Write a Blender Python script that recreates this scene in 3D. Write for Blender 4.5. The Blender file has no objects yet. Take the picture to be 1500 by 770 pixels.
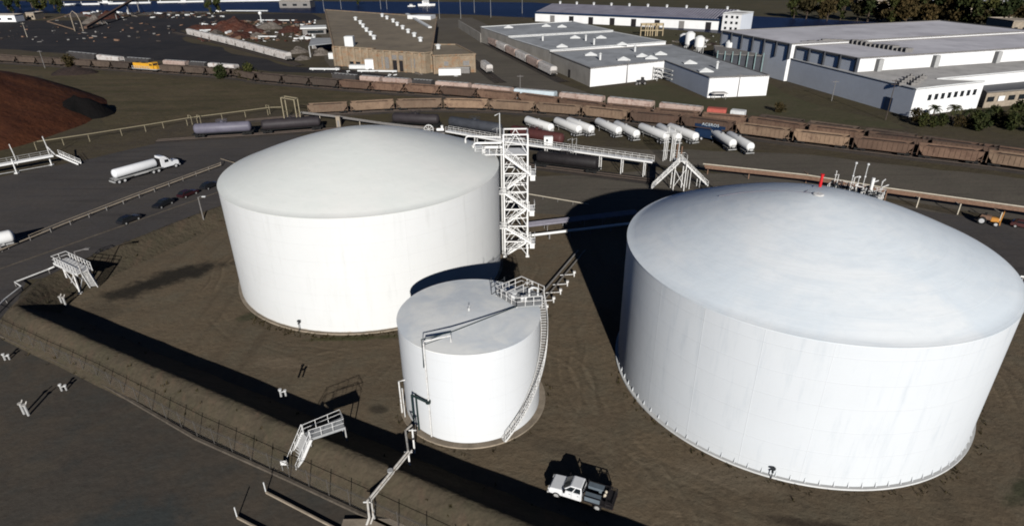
import bpy, math, random
from mathutils import Vector, Matrix, noise as mnoise
random.seed(7)
R_ = math.radians
sc = bpy.context.scene
COL = sc.collection

# ------------------------------------------------------------------ survey: camera + ground helper
HC = 48.0
FPX, PITCH, ROLL = 903.56447, 0.4694534, -0.00971892
_f = Vector((0, math.cos(PITCH), -math.sin(PITCH)))
_x = Vector((1, 0, 0)); _u = _x.cross(_f)
CX = _x * math.cos(ROLL) + _u * math.sin(ROLL)
CU = -_x * math.sin(ROLL) + _u * math.cos(ROLL)
def G(px, py, z=0.0):
    """surveyed point of the site plan at height z"""
    d = CX * ((px - 750) / FPX) - CU * ((py - 385) / FPX) + _f
    t = (z - HC) / d.z
    return Vector((d.x * t, d.y * t, z))

cam_d = bpy.data.cameras.new('camera'); cam = bpy.data.objects.new('camera', cam_d); COL.objects.link(cam)
cam.matrix_world = Matrix(((CX.x, CU.x, -_f.x, 0), (CX.y, CU.y, -_f.y, 0), (CX.z, CU.z, -_f.z, HC), (0, 0, 0, 1)))
cam_d.sensor_width = 36; cam_d.lens = 36 * FPX / 1500; cam_d.clip_end = 12000; cam_d.clip_start = .5
sc.camera = cam

# ------------------------------------------------------------------ light
EL, AZ = R_(20.7), R_(-5.0)          # elevation; direction in which shadows fall, from +Y
sd = Vector((math.sin(AZ) * math.cos(EL), math.cos(AZ) * math.cos(EL), -math.sin(EL)))
sl = bpy.data.lights.new('sun', 'SUN'); sl.energy = 4.6; sl.angle = R_(.53); sl.color = (1, .965, .92)
so = bpy.data.objects.new('sun', sl); so.rotation_euler = sd.to_track_quat('-Z', 'Y').to_euler(); so.location = (0, -50, 120); COL.objects.link(so)
w = bpy.data.worlds.new('World'); sc.world = w; w.use_nodes = True
nt = w.node_tree; bg = nt.nodes['Background']; sky = nt.nodes.new('ShaderNodeTexSky')
sky.sky_type = 'NISHITA'; sky.sun_disc = False; sky.sun_elevation = EL; sky.sun_rotation = math.pi + AZ
sky.air_density = .25; sky.dust_density = 0.0; sky.ozone_density = 4.0
nt.links.new(sky.outputs[0], bg.inputs[0]); bg.inputs[1].default_value = .05
sc.view_settings.view_transform = 'Standard'; sc.view_settings.look = 'None'
sc.view_settings.exposure = 0.15; sc.view_settings.gamma = 1.0; sc.view_settings.use_curve_mapping = False
sc.render.engine = 'CYCLES'
sc.cycles.filter_width = 1.9
sc.cycles.max_bounces = 5; sc.cycles.diffuse_bounces = 0; sc.cycles.transparent_max_bounces = 12

# ------------------------------------------------------------------ materials
def srgb(r, g, b):
    c = lambda v: (v / 12.92 if v <= .04045 else ((v + .055) / 1.055) ** 2.4)
    return (c(r / 255), c(g / 255), c(b / 255))
class NT:
    def __init__(s, name):
        s.m = bpy.data.materials.new(name); s.m.use_nodes = True; s.t = s.m.node_tree
        s.b = s.t.nodes['Principled BSDF']
        s.pos = s.n('ShaderNodeNewGeometry').outputs['Position']
    def n(s, ty, **kw):
        x = s.t.nodes.new(ty)
        for k, v in kw.items(): setattr(x, k, v)
        return x
    def l(s, a, b): s.t.links.new(a, b)
    def val(s, sock, v):
        if isinstance(v, (int, float)): sock.default_value = v
        elif isinstance(v, (tuple, list)): sock.default_value = (*v, 1) if len(sock.default_value) == 4 and len(v) == 3 else v
        else: s.l(v, sock)
    def math(s, op, a, b=0.0, clamp=False):
        x = s.n('ShaderNodeMath', operation=op); x.use_clamp = clamp
        s.val(x.inputs[0], a); s.val(x.inputs[1], b); return x.outputs[0]
    def noise(s, scale, detail=4, vec=None, rough=.55, dist=0):
        x = s.n('ShaderNodeTexNoise'); x.inputs['Scale'].default_value = scale; x.inputs['Detail'].default_value = detail
        x.inputs['Roughness'].default_value = rough; x.inputs['Distortion'].default_value = dist
        s.l(vec if vec is not None else s.pos, x.inputs['Vector']); return x.outputs['Fac']
    def ramp(s, v, a, b, lo=0.0, hi=1.0):
        x = s.n('ShaderNodeMapRange', interpolation_type='SMOOTHSTEP'); s.val(x.inputs[0], v)
        x.inputs[1].default_value = a; x.inputs[2].default_value = b; x.inputs[3].default_value = lo; x.inputs[4].default_value = hi
        return x.outputs[0]
    def mix(s, f, a, b, mode='MIX'):
        x = s.n('ShaderNodeMix', data_type='RGBA', blend_type=mode)
        s.val(x.inputs['Factor'], f); s.val(x.inputs['A'], a); s.val(x.inputs['B'], b); return x.outputs['Result']
    def mapv(s, loc=(0, 0, 0), rot=(0, 0, 0), scl=(1, 1, 1), src=None, kind='POINT'):
        x = s.n('ShaderNodeMapping', vector_type=kind)
        x.inputs['Location'].default_value = loc; x.inputs['Rotation'].default_value = rot; x.inputs['Scale'].default_value = scl
        s.l(src if src is not None else s.pos, x.inputs[0]); return x.outputs[0]
    def obj(s): return s.n('ShaderNodeTexCoord').outputs['Object']
    def bump(s, h, dist=.1, strength=1.0):
        x = s.n('ShaderNodeBump'); x.inputs['Distance'].default_value = dist; x.inputs['Strength'].default_value = strength
        s.l(h, x.inputs['Height']); s.l(x.outputs[0], s.b.inputs['Normal'])
    def out(s, col, rough=.8, metal=0, spec=.3):
        s.val(s.b.inputs['Base Color'], col); s.val(s.b.inputs['Roughness'], rough); s.b.inputs['Metallic'].default_value = metal
        s.b.inputs['Specular IOR Level'].default_value = spec
        return s.m
def plain(name, col, rough=.75, var=.18, scale=.6, metal=0, rand=0.0, spec=.3, rust=None, rust_amt=.0, bump=0):
    """paint, metal or earth with uneven tone; rust/dirt patches with their own outline"""
    t = NT(name)
    n = t.math('ADD', t.math('MULTIPLY', t.noise(scale, 5), .65), t.math('MULTIPLY', t.noise(scale * 6.3, 3), .35))
    f = t.ramp(n, .3, .7)
    a = tuple(c * (1 - var) for c in col); b = tuple(min(1, c * (1 + var)) for c in col)
    c = t.mix(f, a, b)
    if rand:
        r = t.n('ShaderNodeObjectInfo').outputs['Random']
        c = t.mix(1.0, c, t.mix(r, (1 - rand,) * 3, (1 + rand * .6, 1 + rand * .45, 1 + rand * .25)), 'MULTIPLY')
    if rust:
        c = t.mix(t.math('MULTIPLY', t.ramp(t.noise(scale * 2.1, 6, rough=.7), .56 - rust_amt * .25, .68), .8), c, rust)
    if bump: t.bump(t.noise(scale * 8, 5), bump)
    return t.out(c, rough, metal, spec)

def earth(name, cols, patch=.04, fine=1.2, bump=.15, streak=None, stains=(), ruts=()):
    t = NT(name)
    f1 = t.ramp(t.noise(patch, 6, rough=.62, dist=.6), .36, .66)
    f2 = t.ramp(t.noise(patch * 4.7, 6, rough=.65), .4, .7)
    f3 = t.ramp(t.noise(fine, 5, rough=.7), .3, .75)
    c = t.mix(f1, cols[0], cols[1]); c = t.mix(t.math('MULTIPLY', f2, .65), c, cols[2])
    if streak:
        ang, sx, sy, col, amt = streak
        v = t.mapv(rot=(0, 0, ang), scl=(sx, sy, 1))
        c = t.mix(t.math('MULTIPLY', t.ramp(t.noise(1.0, 4, v), .5, .72), amt), c, col)
    for (x, y, rx, ry, rot, col, amt) in stains:
        v = t.mapv((x, y, 0), (0, 0, rot), (rx, ry, 1e6), kind='TEXTURE')
        ln = t.n('ShaderNodeVectorMath', operation='LENGTH'); t.l(v, ln.inputs[0])
        d = t.math('ADD', ln.outputs['Value'], t.math('MULTIPLY', t.math('SUBTRACT', t.noise(.35, 5, rough=.65), .5), 1.6))
        c = t.mix(t.ramp(d, 1.0, .35, 0, amt), c, col)
    for (x, y, r, amt) in ruts:      # wheel ruts worn round a tank
        v = t.mapv((x, y, 0), (0, 0, 0), (1, 1, 1e6), kind='TEXTURE'); ln = t.n('ShaderNodeVectorMath', operation='LENGTH'); t.l(v, ln.inputs[0])
        d = t.math('ADD', ln.outputs['Value'], t.math('MULTIPLY', t.math('SUBTRACT', t.noise(.06, 2), .5), 7.0)); brk = t.ramp(t.noise(.09, 3), .42, .6)
        for dr, col in ((-.9, 1.35), (.9, 1.35), (-.45, .72), (1.35, .72)):
            f = t.ramp(t.math('ABSOLUTE', t.math('SUBTRACT', d, r + dr)), .12, .34, amt, 0); c = t.mix(t.math('MULTIPLY', f, brk), c, t.mix(1.0, c, (col,) * 3, 'MULTIPLY'))
    c = t.mix(t.math('MULTIPLY', f3, .45), c, t.mix(1.0, c, (.55, .55, .55), 'MULTIPLY'))
    sp = t.ramp(t.noise(fine * 3.1, 3), .66, .74)
    c = t.mix(t.math('MULTIPLY', sp, .35), c, t.mix(1.0, c, (1.7, 1.65, 1.6), 'MULTIPLY'))
    t.bump(t.math('ADD', t.noise(fine * .8, 6, rough=.7), t.math('MULTIPLY', t.noise(patch * 3, 3), 2)), bump)
    return t.out(c, .95, 0, .15)

D = {}
DIRT = (.172, .132, .086); DIRT2 = (.142, .110, .074); OLIVE = (.085, .072, .040); TAN = (.19, .15, .10); ASPH = (.078, .071, .067); ASPH2 = (.098, .087, .079)
DK = (.030, .026, .020)
D['ground'] = earth('soil_and_weeds', (OLIVE, (.098, .078, .052), (.070, .058, .045)), .018, .5, .3)
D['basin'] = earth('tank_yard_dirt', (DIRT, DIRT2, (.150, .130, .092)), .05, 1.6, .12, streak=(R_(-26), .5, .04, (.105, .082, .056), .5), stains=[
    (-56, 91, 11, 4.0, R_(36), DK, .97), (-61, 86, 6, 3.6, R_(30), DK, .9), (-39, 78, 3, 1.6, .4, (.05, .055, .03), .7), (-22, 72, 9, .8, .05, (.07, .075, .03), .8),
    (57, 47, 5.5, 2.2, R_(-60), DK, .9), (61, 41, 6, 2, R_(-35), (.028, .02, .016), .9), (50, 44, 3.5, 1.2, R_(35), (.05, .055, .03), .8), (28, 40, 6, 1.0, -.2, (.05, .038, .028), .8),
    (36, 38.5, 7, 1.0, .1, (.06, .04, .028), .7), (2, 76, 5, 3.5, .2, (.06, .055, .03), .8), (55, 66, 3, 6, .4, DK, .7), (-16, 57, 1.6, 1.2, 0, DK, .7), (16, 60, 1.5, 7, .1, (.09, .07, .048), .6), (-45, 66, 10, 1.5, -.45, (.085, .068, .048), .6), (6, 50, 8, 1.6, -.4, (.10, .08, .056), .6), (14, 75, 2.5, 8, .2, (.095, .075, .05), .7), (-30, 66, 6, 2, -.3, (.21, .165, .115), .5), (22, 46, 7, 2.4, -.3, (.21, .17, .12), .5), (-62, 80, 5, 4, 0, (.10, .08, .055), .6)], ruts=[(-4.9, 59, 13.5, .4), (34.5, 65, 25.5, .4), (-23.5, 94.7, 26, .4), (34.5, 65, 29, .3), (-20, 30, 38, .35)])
D['asphalt'] = earth('worn_asphalt', (ASPH, ASPH2, (.084, .079, .079)), .05, 1.4, .05, streak=(R_(30), .03, .5, (.045, .042, .042), .5))
D['asphalt_old'] = earth('old_patched_asphalt', ((.080, .069, .057), (.105, .086, .065), (.068, .069, .062)), .07, 1.3, .06, stains=[
    (-46, 44, 5, 3, .3, (.085, .075, .062), .9), (-50, 37.5, 2.6, 2, .2, (.095, .078, .062), .9), (-36, 40, 7, 5, .2, (.052, .062, .062), .8), (-56, 36, 4.5, 3, .2, (.03, .026, .024), .85), (-30, 33, 6, 2.5, -.3, (.085, .062, .052), .6), (-50, 48, 3, 1.4, .2, (.10, .085, .066), .8)])
D['dark_yard'] = earth('coal_dusted_yard', ((.026, .026, .029), (.036, .034, .036), (.048, .043, .043)), .02, .35, .1, streak=(R_(-12), .012, .16, (.06, .055, .052), .5))
D['grass'] = earth('rough_grass', ((.086, .072, .040), (.112, .090, .052), (.125, .092, .060)), .035, .7, .3, streak=(R_(-20), .015, .2, (.035, .04, .016), .5))
D['lawn'] = earth('green_lawn', ((.078, .076, .040), (.085, .078, .044), (.105, .086, .055)), .03, .6, .2)
D['ballast'] = earth('track_ballast', ((.050, .044, .040), (.066, .055, .046), (.040, .036, .034)), .08, 2.0, .1)
D['track'] = plain('rail_steel', (.10, .075, .06), .6, .2, 1.0)
D['road'] = earth('gravel_road', ((.140, .122, .098), (.115, .10, .082), (.125, .115, .09)), .05, 1.4, .08, streak=(R_(-30), .03, .6, (.07, .062, .052), .5))
D['berm'] = earth('packed_berm_soil', ((.098, .078, .053), (.072, .060, .042), (.078, .070, .044)), .12, 1.8, .14, streak=(R_(-26), .9, .05, (.11, .076, .053), .5))
D['bark'] = earth('reddish_brown_bark', ((.078, .026, .012), (.10, .036, .016), (.055, .020, .012)), .05, .8, .5)
D['scrap'] = earth('rusty_scrap', ((.085, .028, .018), (.055, .024, .02), (.13, .075, .055)), .15, .8, .6)
D['scrap_grey'] = earth('pale_rubble', ((.16, .14, .12), (.10, .085, .07), (.24, .21, .19)), .2, .9, .5)
D['farland'] = earth('far_grassland', ((.078, .070, .040), (.10, .084, .050), (.064, .058, .034)), .008, .12, .3, streak=(R_(-15), .004, .06, (.10, .085, .05), .5))
D['concrete'] = plain('weathered_concrete', (.30, .25, .19), .9, .25, .8)
D['dirtykerb'] = plain('muddy_concrete', (.11, .092, .072), .9, .3, .8, rust=(.06, .05, .04), rust_amt=.4)
D['white'] = plain('white_painted_steel', (.72, .72, .70), .5, .10, 2.0, rust=(.30, .22, .15), rust_amt=.15)
D['cleanwhite'] = plain('white_enamel', (.80, .80, .78), .35, .05, 1.5)
D['vehwhite'] = plain('white_vehicle_paint', (.78, .79, .80), .25, .04, 1.0, spec=.5)
D['grating'] = plain('galvanised_grating', (.34, .35, .35), .6, .15, 3.0)
D['galv'] = plain('galvanised_steel', (.38, .38, .37), .55, .15, 2.0)
D['dimsteel'] = plain('dull_grey_steel', (.20, .19, .18), .7, .2, 2.0)
D['yellow'] = plain('faded_yellow_paint', (.29, .25, .165), .7, .15, 2.0)
D['rustpipe'] = plain('rust_brown_pipe', (.20, .12, .08), .8, .25, 2.0)
D['creampipe'] = plain('cream_painted_pipe', (.50, .45, .36), .7, .15, 1.5)
D['lilac'] = plain('grey_lilac_pipe', (.23, .22, .26), .6, .12, 1.0)
D['darkgreen'] = plain('dark_green_pipe', (.018, .035, .034), .5, .2, 2.0)
D['darksteel'] = plain('dark_conduit', (.028, .032, .036), .5, .2, 2.0)
D['black'] = plain('black_rubber', (.012, .012, .012), .85, .2, 3.0)
D['blackpaint'] = plain('sooty_black_paint', (.016, .014, .015), .6, .3, .7)
D['glass'] = plain('dark_window_glass', (.012, .016, .020), .08, .05, 1.0, spec=.6)
D['rim'] = plain('pale_wheel_rim', (.55, .55, .55), .35, .1, 3.0)
D['red'] = plain('bright_red_paint', (.62, .02, .025), .5, .1, 2.0)
D['maroon'] = plain('faded_maroon_paint', (.075, .026, .024), .6, .2, .5)
D['salmon'] = plain('faded_red_box_paint', (.42, .10, .075), .7, .15, .4)
D['blue'] = plain('dark_blue_paint', (.010, .026, .065), .5, .2, .8)
D['slate'] = plain('slate_grey_tank_paint', (.052, .056, .066), .55, .2, .5)
D['lavender'] = plain('lavender_grey_tank_paint', (.135, .13, .165), .5, .15, .4)
D['plum'] = plain('dark_plum_tank_paint', (.034, .029, .032), .6, .2, .5)
D['teal'] = plain('pale_teal_steel', (.20, .29, .29), .6, .15, 1.0)
D['toolsteel'] = plain('blue_grey_tool_steel', (.13, .16, .185), .4, .12, 2.0)
D['dullwhite'] = plain('dull_white_pipe_paint', (.50, .48, .44), .7, .15, 1.5, rust=(.25, .18, .12), rust_amt=.2)
D['fencewire'] = plain('dark_fence_steel', (.085, .078, .07), .8, .2, 2.0)
D['orange'] = plain('orange_machine_paint', (.62, .28, .06), .5, .12, 1.0)
D['loco'] = plain('yellow_locomotive_paint', (.66, .34, .03), .5, .10, .5)
D['carbody'] = plain('dark_car_paint', (.016, .017, .020), .3, .1, 1.0, rand=.3, spec=.5)
D['redcar'] = plain('dark_red_car_paint', (.032, .010, .012), .3, .1, 1.0, spec=.5)
D['crate'] = plain('faded_wood', (.40, .32, .20), .9, .25, 1.0)
D['palebox'] = plain('pale_grey_paint', (.66, .67, .66), .6, .08, .5)
D['hopper_tan'] = plain('dusty_tan_hopper_steel', (.235, .165, .115), .85, .18, .25, rand=.38, rust=(.13, .08, .055), rust_amt=.2)
D['hopper_brown'] = plain('oxide_brown_hopper_steel', (.135, .088, .064), .85, .2, .25, rand=.42, rust=(.09, .05, .035), rust_amt=.3)
D['hopper_dark'] = plain('dark_brown_hopper_steel', (.085, .065, .052), .85, .18, .25, rand=.3, rust=(.05, .035, .03), rust_amt=.3)
D['pileshade'] = earth('painted_pile_shade', ((.004, .004, .004), (.006, .005, .005), (.005, .004, .004)), .1, .8, .3)  # near-black colour that stands for the bark pile's shadow
D['load'] = plain('dark_bulk_load', (.030, .020, .017), .95, .4, 1.0, bump=.2)
D['cov_white'] = plain('chalky_white_hopper_paint', (.56, .53, .50), .7, .12, .3, rust=(.26, .17, .13), rust_amt=.25)
D['cov_pink'] = plain('dusty_pink_beige_hopper_paint', (.40, .31, .27), .8, .14, .3, rand=.15, rust=(.22, .13, .10), rust_amt=.3)
D['cov_ice'] = plain('pale_ice_blue_hopper_paint', (.52, .60, .64), .7, .08, .3)
D['cov_dark'] = plain('dark_grey_hopper_paint', (.05, .046, .045), .8, .2, .3)
D['brick'] = plain('sandy_brick', (.25, .195, .135), .9, .25, .25, rust=(.26, .13, .06), rust_amt=.3)
D['brickroof'] = plain('brown_felt_roof', (.215, .178, .128), .95, .18, .04, rust=(.15, .125, .095), rust_amt=.4)
D['trim'] = plain('pale_coping', (.36, .31, .25), .9, .15, .5)
D['greyroof'] = plain('blue_grey_felt_roof', (.34, .355, .37), .9, .16, .05, rust=(.23, .24, .25), rust_amt=.5)
D['paleroof'] = plain('pale_lavender_felt_roof', (.58, .57, .60), .9, .12, .03, rust=(.42, .41, .44), rust_amt=.6)
D['midroof'] = plain('worn_grey_felt_roof', (.48, .465, .445), .9, .14, .06, rust=(.34, .33, .32), rust_amt=.5)
D['whitewall'] = plain('white_painted_block_wall', (.80, .80, .79), .8, .05, .2)
D['blue_shaded_wall'] = plain('bluish_and_shaded_white_wall', (.60, .64, .70), .8, .06, .12)  # on the white wing wall this bluish tint is painted shade
D['trunk'] = plain('grey_brown_bark_wood', (.075, .055, .04), .95, .3, 3.0)
D['pole'] = plain('weathered_pole_wood', (.075, .060, .05), .95, .25, 2.0)
def leafmat(name, a, b, seed):
    t = NT(name); n = t.ramp(t.noise(.5, 3), .35, .65)
    r = t.n('ShaderNodeObjectInfo').outputs['Random']
    c = t.mix(n, a, b); c = t.mix(1.0, c, t.mix(r, (.65, .7, .7), (1.35, 1.15, 1.0)), 'MULTIPLY')
    return t.out(c, .8, 0, .1)
D['leaf'] = leafmat('dark_green_leaves', (.028, .040, .014), (.055, .062, .022), 1)
D['leaf_dry'] = leafmat('olive_autumn_leaves', (.034, .031, .014), (.066, .052, .024), 2)
D['palm'] = leafmat('palm_leaves', (.030, .042, .018), (.060, .066, .032), 3)

def corrug(name, col, pitch, axis_ang):
    t = NT(name)
    v = t.mapv(rot=(0, 0, axis_ang)); s = t.n('ShaderNodeSeparateXYZ'); t.l(v, s.inputs[0])
    wv = t.math('SINE', t.math('MULTIPLY', s.outputs[0], 6.2832 / pitch))
    n = t.ramp(t.noise(.15, 5), .3, .7)
    c = t.mix(n, tuple(x * .85 for x in col), tuple(x * 1.12 for x in col))
    panel = t.ramp(t.math('FRACT', t.math('MULTIPLY', s.outputs[0], 1 / 6.0)), .96, .99)
    c = t.mix(t.math('MULTIPLY', panel, .4), c, tuple(x * .5 for x in col))
    t.bump(wv, pitch * .25, .8)
    return t.out(c, .6, 0, .3)
D['corrugated'] = corrug('weathered_corrugated_sheet', (.30, .28, .25), 1.2, R_(70))
D['metalroof'] = corrug('lavender_grey_metal_roof', (.30, .29, .34), 2.0, R_(30))

# tank skins ---------------------------------------------------------------
def shell_mat(name, col, streak_col, streak, z_dirty, plate_h, n_plate):
    t = NT(name); o = t.obj(); s = t.n('ShaderNodeSeparateXYZ'); t.l(o, s.inputs[0])
    ang = t.math('ARCTAN2', s.outputs[1], s.outputs[0])
    cv = t.n('ShaderNodeCombineXYZ'); t.l(t.math('MULTIPLY', ang, 22.0), cv.inputs[0]); t.l(t.math('MULTIPLY', s.outputs[2], .10), cv.inputs[1])
    st = t.ramp(t.noise(1.0, 6, cv.outputs[0], .7), .50, .74)
    c = t.mix(t.math('MULTIPLY', st, streak), col, streak_col)
    c = t.mix(t.math('MULTIPLY', t.ramp(t.noise(.3, 5, o), .4, .75), .25), c, tuple(x * .93 for x in col))
    # splashed mud along the foot
    zz = t.math('SUBTRACT', s.outputs[2], t.math('MULTIPLY', t.math('SUBTRACT', t.noise(.9, 5, o, .7), .45), z_dirty * 2.2))
    c = t.mix(t.ramp(zz, z_dirty, 0, 0, .8), c, (.50, .41, .29))
    # plate joints
    ring = t.math('ABSOLUTE', t.math('SUBTRACT', t.math('FRACT', t.math('DIVIDE', s.outputs[2], plate_h)), .5))
    vert = t.math('ABSOLUTE', t.math('SUBTRACT', t.math('FRACT', t.math('MULTIPLY', ang, n_plate / 6.2832)), .5))
    h = t.math('ADD', t.math('MULTIPLY', t.ramp(ring, .0, .02, 1, 0), .6), t.math('MULTIPLY', t.ramp(vert, 0, .01, 1, 0), .5))
    h2 = t.math('ADD', h, t.math('MULTIPLY', t.noise(.35, 3, o), .8))
    t.bump(h2, .05, .5)
    return t.out(c, .55, 0, .3)
D['shellA'] = shell_mat('white_tank_shell_paint', (.685, .695, .685), (.55, .56, .54), .4, .35, 2.5, 14)
D['shellB'] = shell_mat('blue_white_tank_shell_paint', (.655, .685, .705), (.48, .53, .57), .5, .22, 2.8, 22)
D['shellC'] = shell_mat('fresh_white_tank_paint', (.69, .71, .72), (.60, .62, .62), .3, .1, 2.4, 9)
def roof_mat(name, cols, ring_amt, ring_scale, n_spoke, rough=.6, blotch=.04):
    t = NT(name); o = t.obj(); s = t.n('ShaderNodeSeparateXYZ'); t.l(o, s.inputs[0])
    r = t.math('SQRT', t.math('ADD', t.math('MULTIPLY', s.outputs[0], s.outputs[0]), t.math('MULTIPLY', s.outputs[1], s.outputs[1])))
    ang = t.math('ARCTAN2', s.outputs[1], s.outputs[0])
    cv = t.n('ShaderNodeCombineXYZ'); t.l(t.math('MULTIPLY', r, ring_scale), cv.inputs[0]); t.l(t.math('MULTIPLY', ang, 2.2), cv.inputs[1])
    st = t.ramp(t.noise(1.0, 7, cv.outputs[0], .68, .3), .42, .70)
    c = t.mix(t.ramp(t.noise(blotch, 5, o, .6, .5), .38, .66), cols[0], cols[1])
    c = t.mix(t.math('MULTIPLY', st, ring_amt), c, cols[2])
    c = t.mix(t.math('MULTIPLY', t.ramp(t.noise(.9, 6, o, .7), .5, .8), .3), c, tuple(x * .85 for x in cols[0]))
    rr = t.math('ABSOLUTE', t.math('SUBTRACT', t.math('FRACT', t.math('DIVIDE', r, 2.4)), .5))
    sp = t.math('ABSOLUTE', t.math('SUBTRACT', t.math('FRACT', t.math('MULTIPLY', ang, n_spoke / 6.2832)), .5))
    h = t.math('ADD', t.math('MULTIPLY', t.ramp(rr, 0, .03, 1, 0), .10), t.math('MULTIPLY', t.ramp(sp, 0, .012, 1, 0), .10))
    h = t.math('ADD', h, t.math('MULTIPLY', t.noise(1.0, 5, cv.outputs[0]), .5))
    h = t.math('ADD', h, t.math('MULTIPLY', t.noise(.18, 4, o), 2.2))
    t.bump(h, .07, .5)
    return t.out(c, rough, 0, .3)
D['domeA'] = roof_mat('pale_grey_white_roof_paint', ((.755, .78, .745), (.80, .80, .765), (.71, .745, .71)), .4, .5, 24)
D['domeB'] = roof_mat('streaked_blue_white_roof_paint', ((.71, .775, .82), (.80, .835, .85), (.64, .71, .765)), .5, .8, 28, .6, .09)
D['roofC'] = roof_mat('dusty_grey_roof_paint', ((.68, .73, .77), (.90, .91, .88), (.78, .79, .77)), .3, .4, 12, .7, .17)
def water():
    t = NT('river_water')
    t.bump(t.noise(.25, 5, t.mapv(scl=(1, 2.5, 1))), .25, .5)
    c = t.mix(t.ramp(t.noise(.01, 3), .35, .65), (.007, .011, .034), (.011, .017, .048))
    return t.out(c, .4, 0, .06)
D['water'] = water()
def mesh_mat():
    t = NT('chain_link_wire'); tr = t.n('ShaderNodeBsdfTransparent'); mx = t.n('ShaderNodeMixShader')
    v = t.obj(); s = t.n('ShaderNodeSeparateXYZ'); t.l(v, s.inputs[0])
    a = t.math('ADD', s.outputs[0], s.outputs[2]); b = t.math('SUBTRACT', s.outputs[0], s.outputs[2])
    ga = t.ramp(t.math('ABSOLUTE', t.math('SUBTRACT', t.math('FRACT', t.math('MULTIPLY', a, 12)), .5)), .02, .035, 1, 0)
    gb = t.ramp(t.math('ABSOLUTE', t.math('SUBTRACT', t.math('FRACT', t.math('MULTIPLY', b, 12)), .5)), .02, .035, 1, 0)
    t.out((.13, .12, .11), .7); t.l(t.math('MAXIMUM', ga, gb), mx.inputs[0]); t.l(tr.outputs[0], mx.inputs[1]); t.l(t.b.outputs[0], mx.inputs[2])
    t.l(mx.outputs[0], t.t.nodes['Material Output'].inputs[0]); return t.m
D['chainlink'] = mesh_mat()

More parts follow.
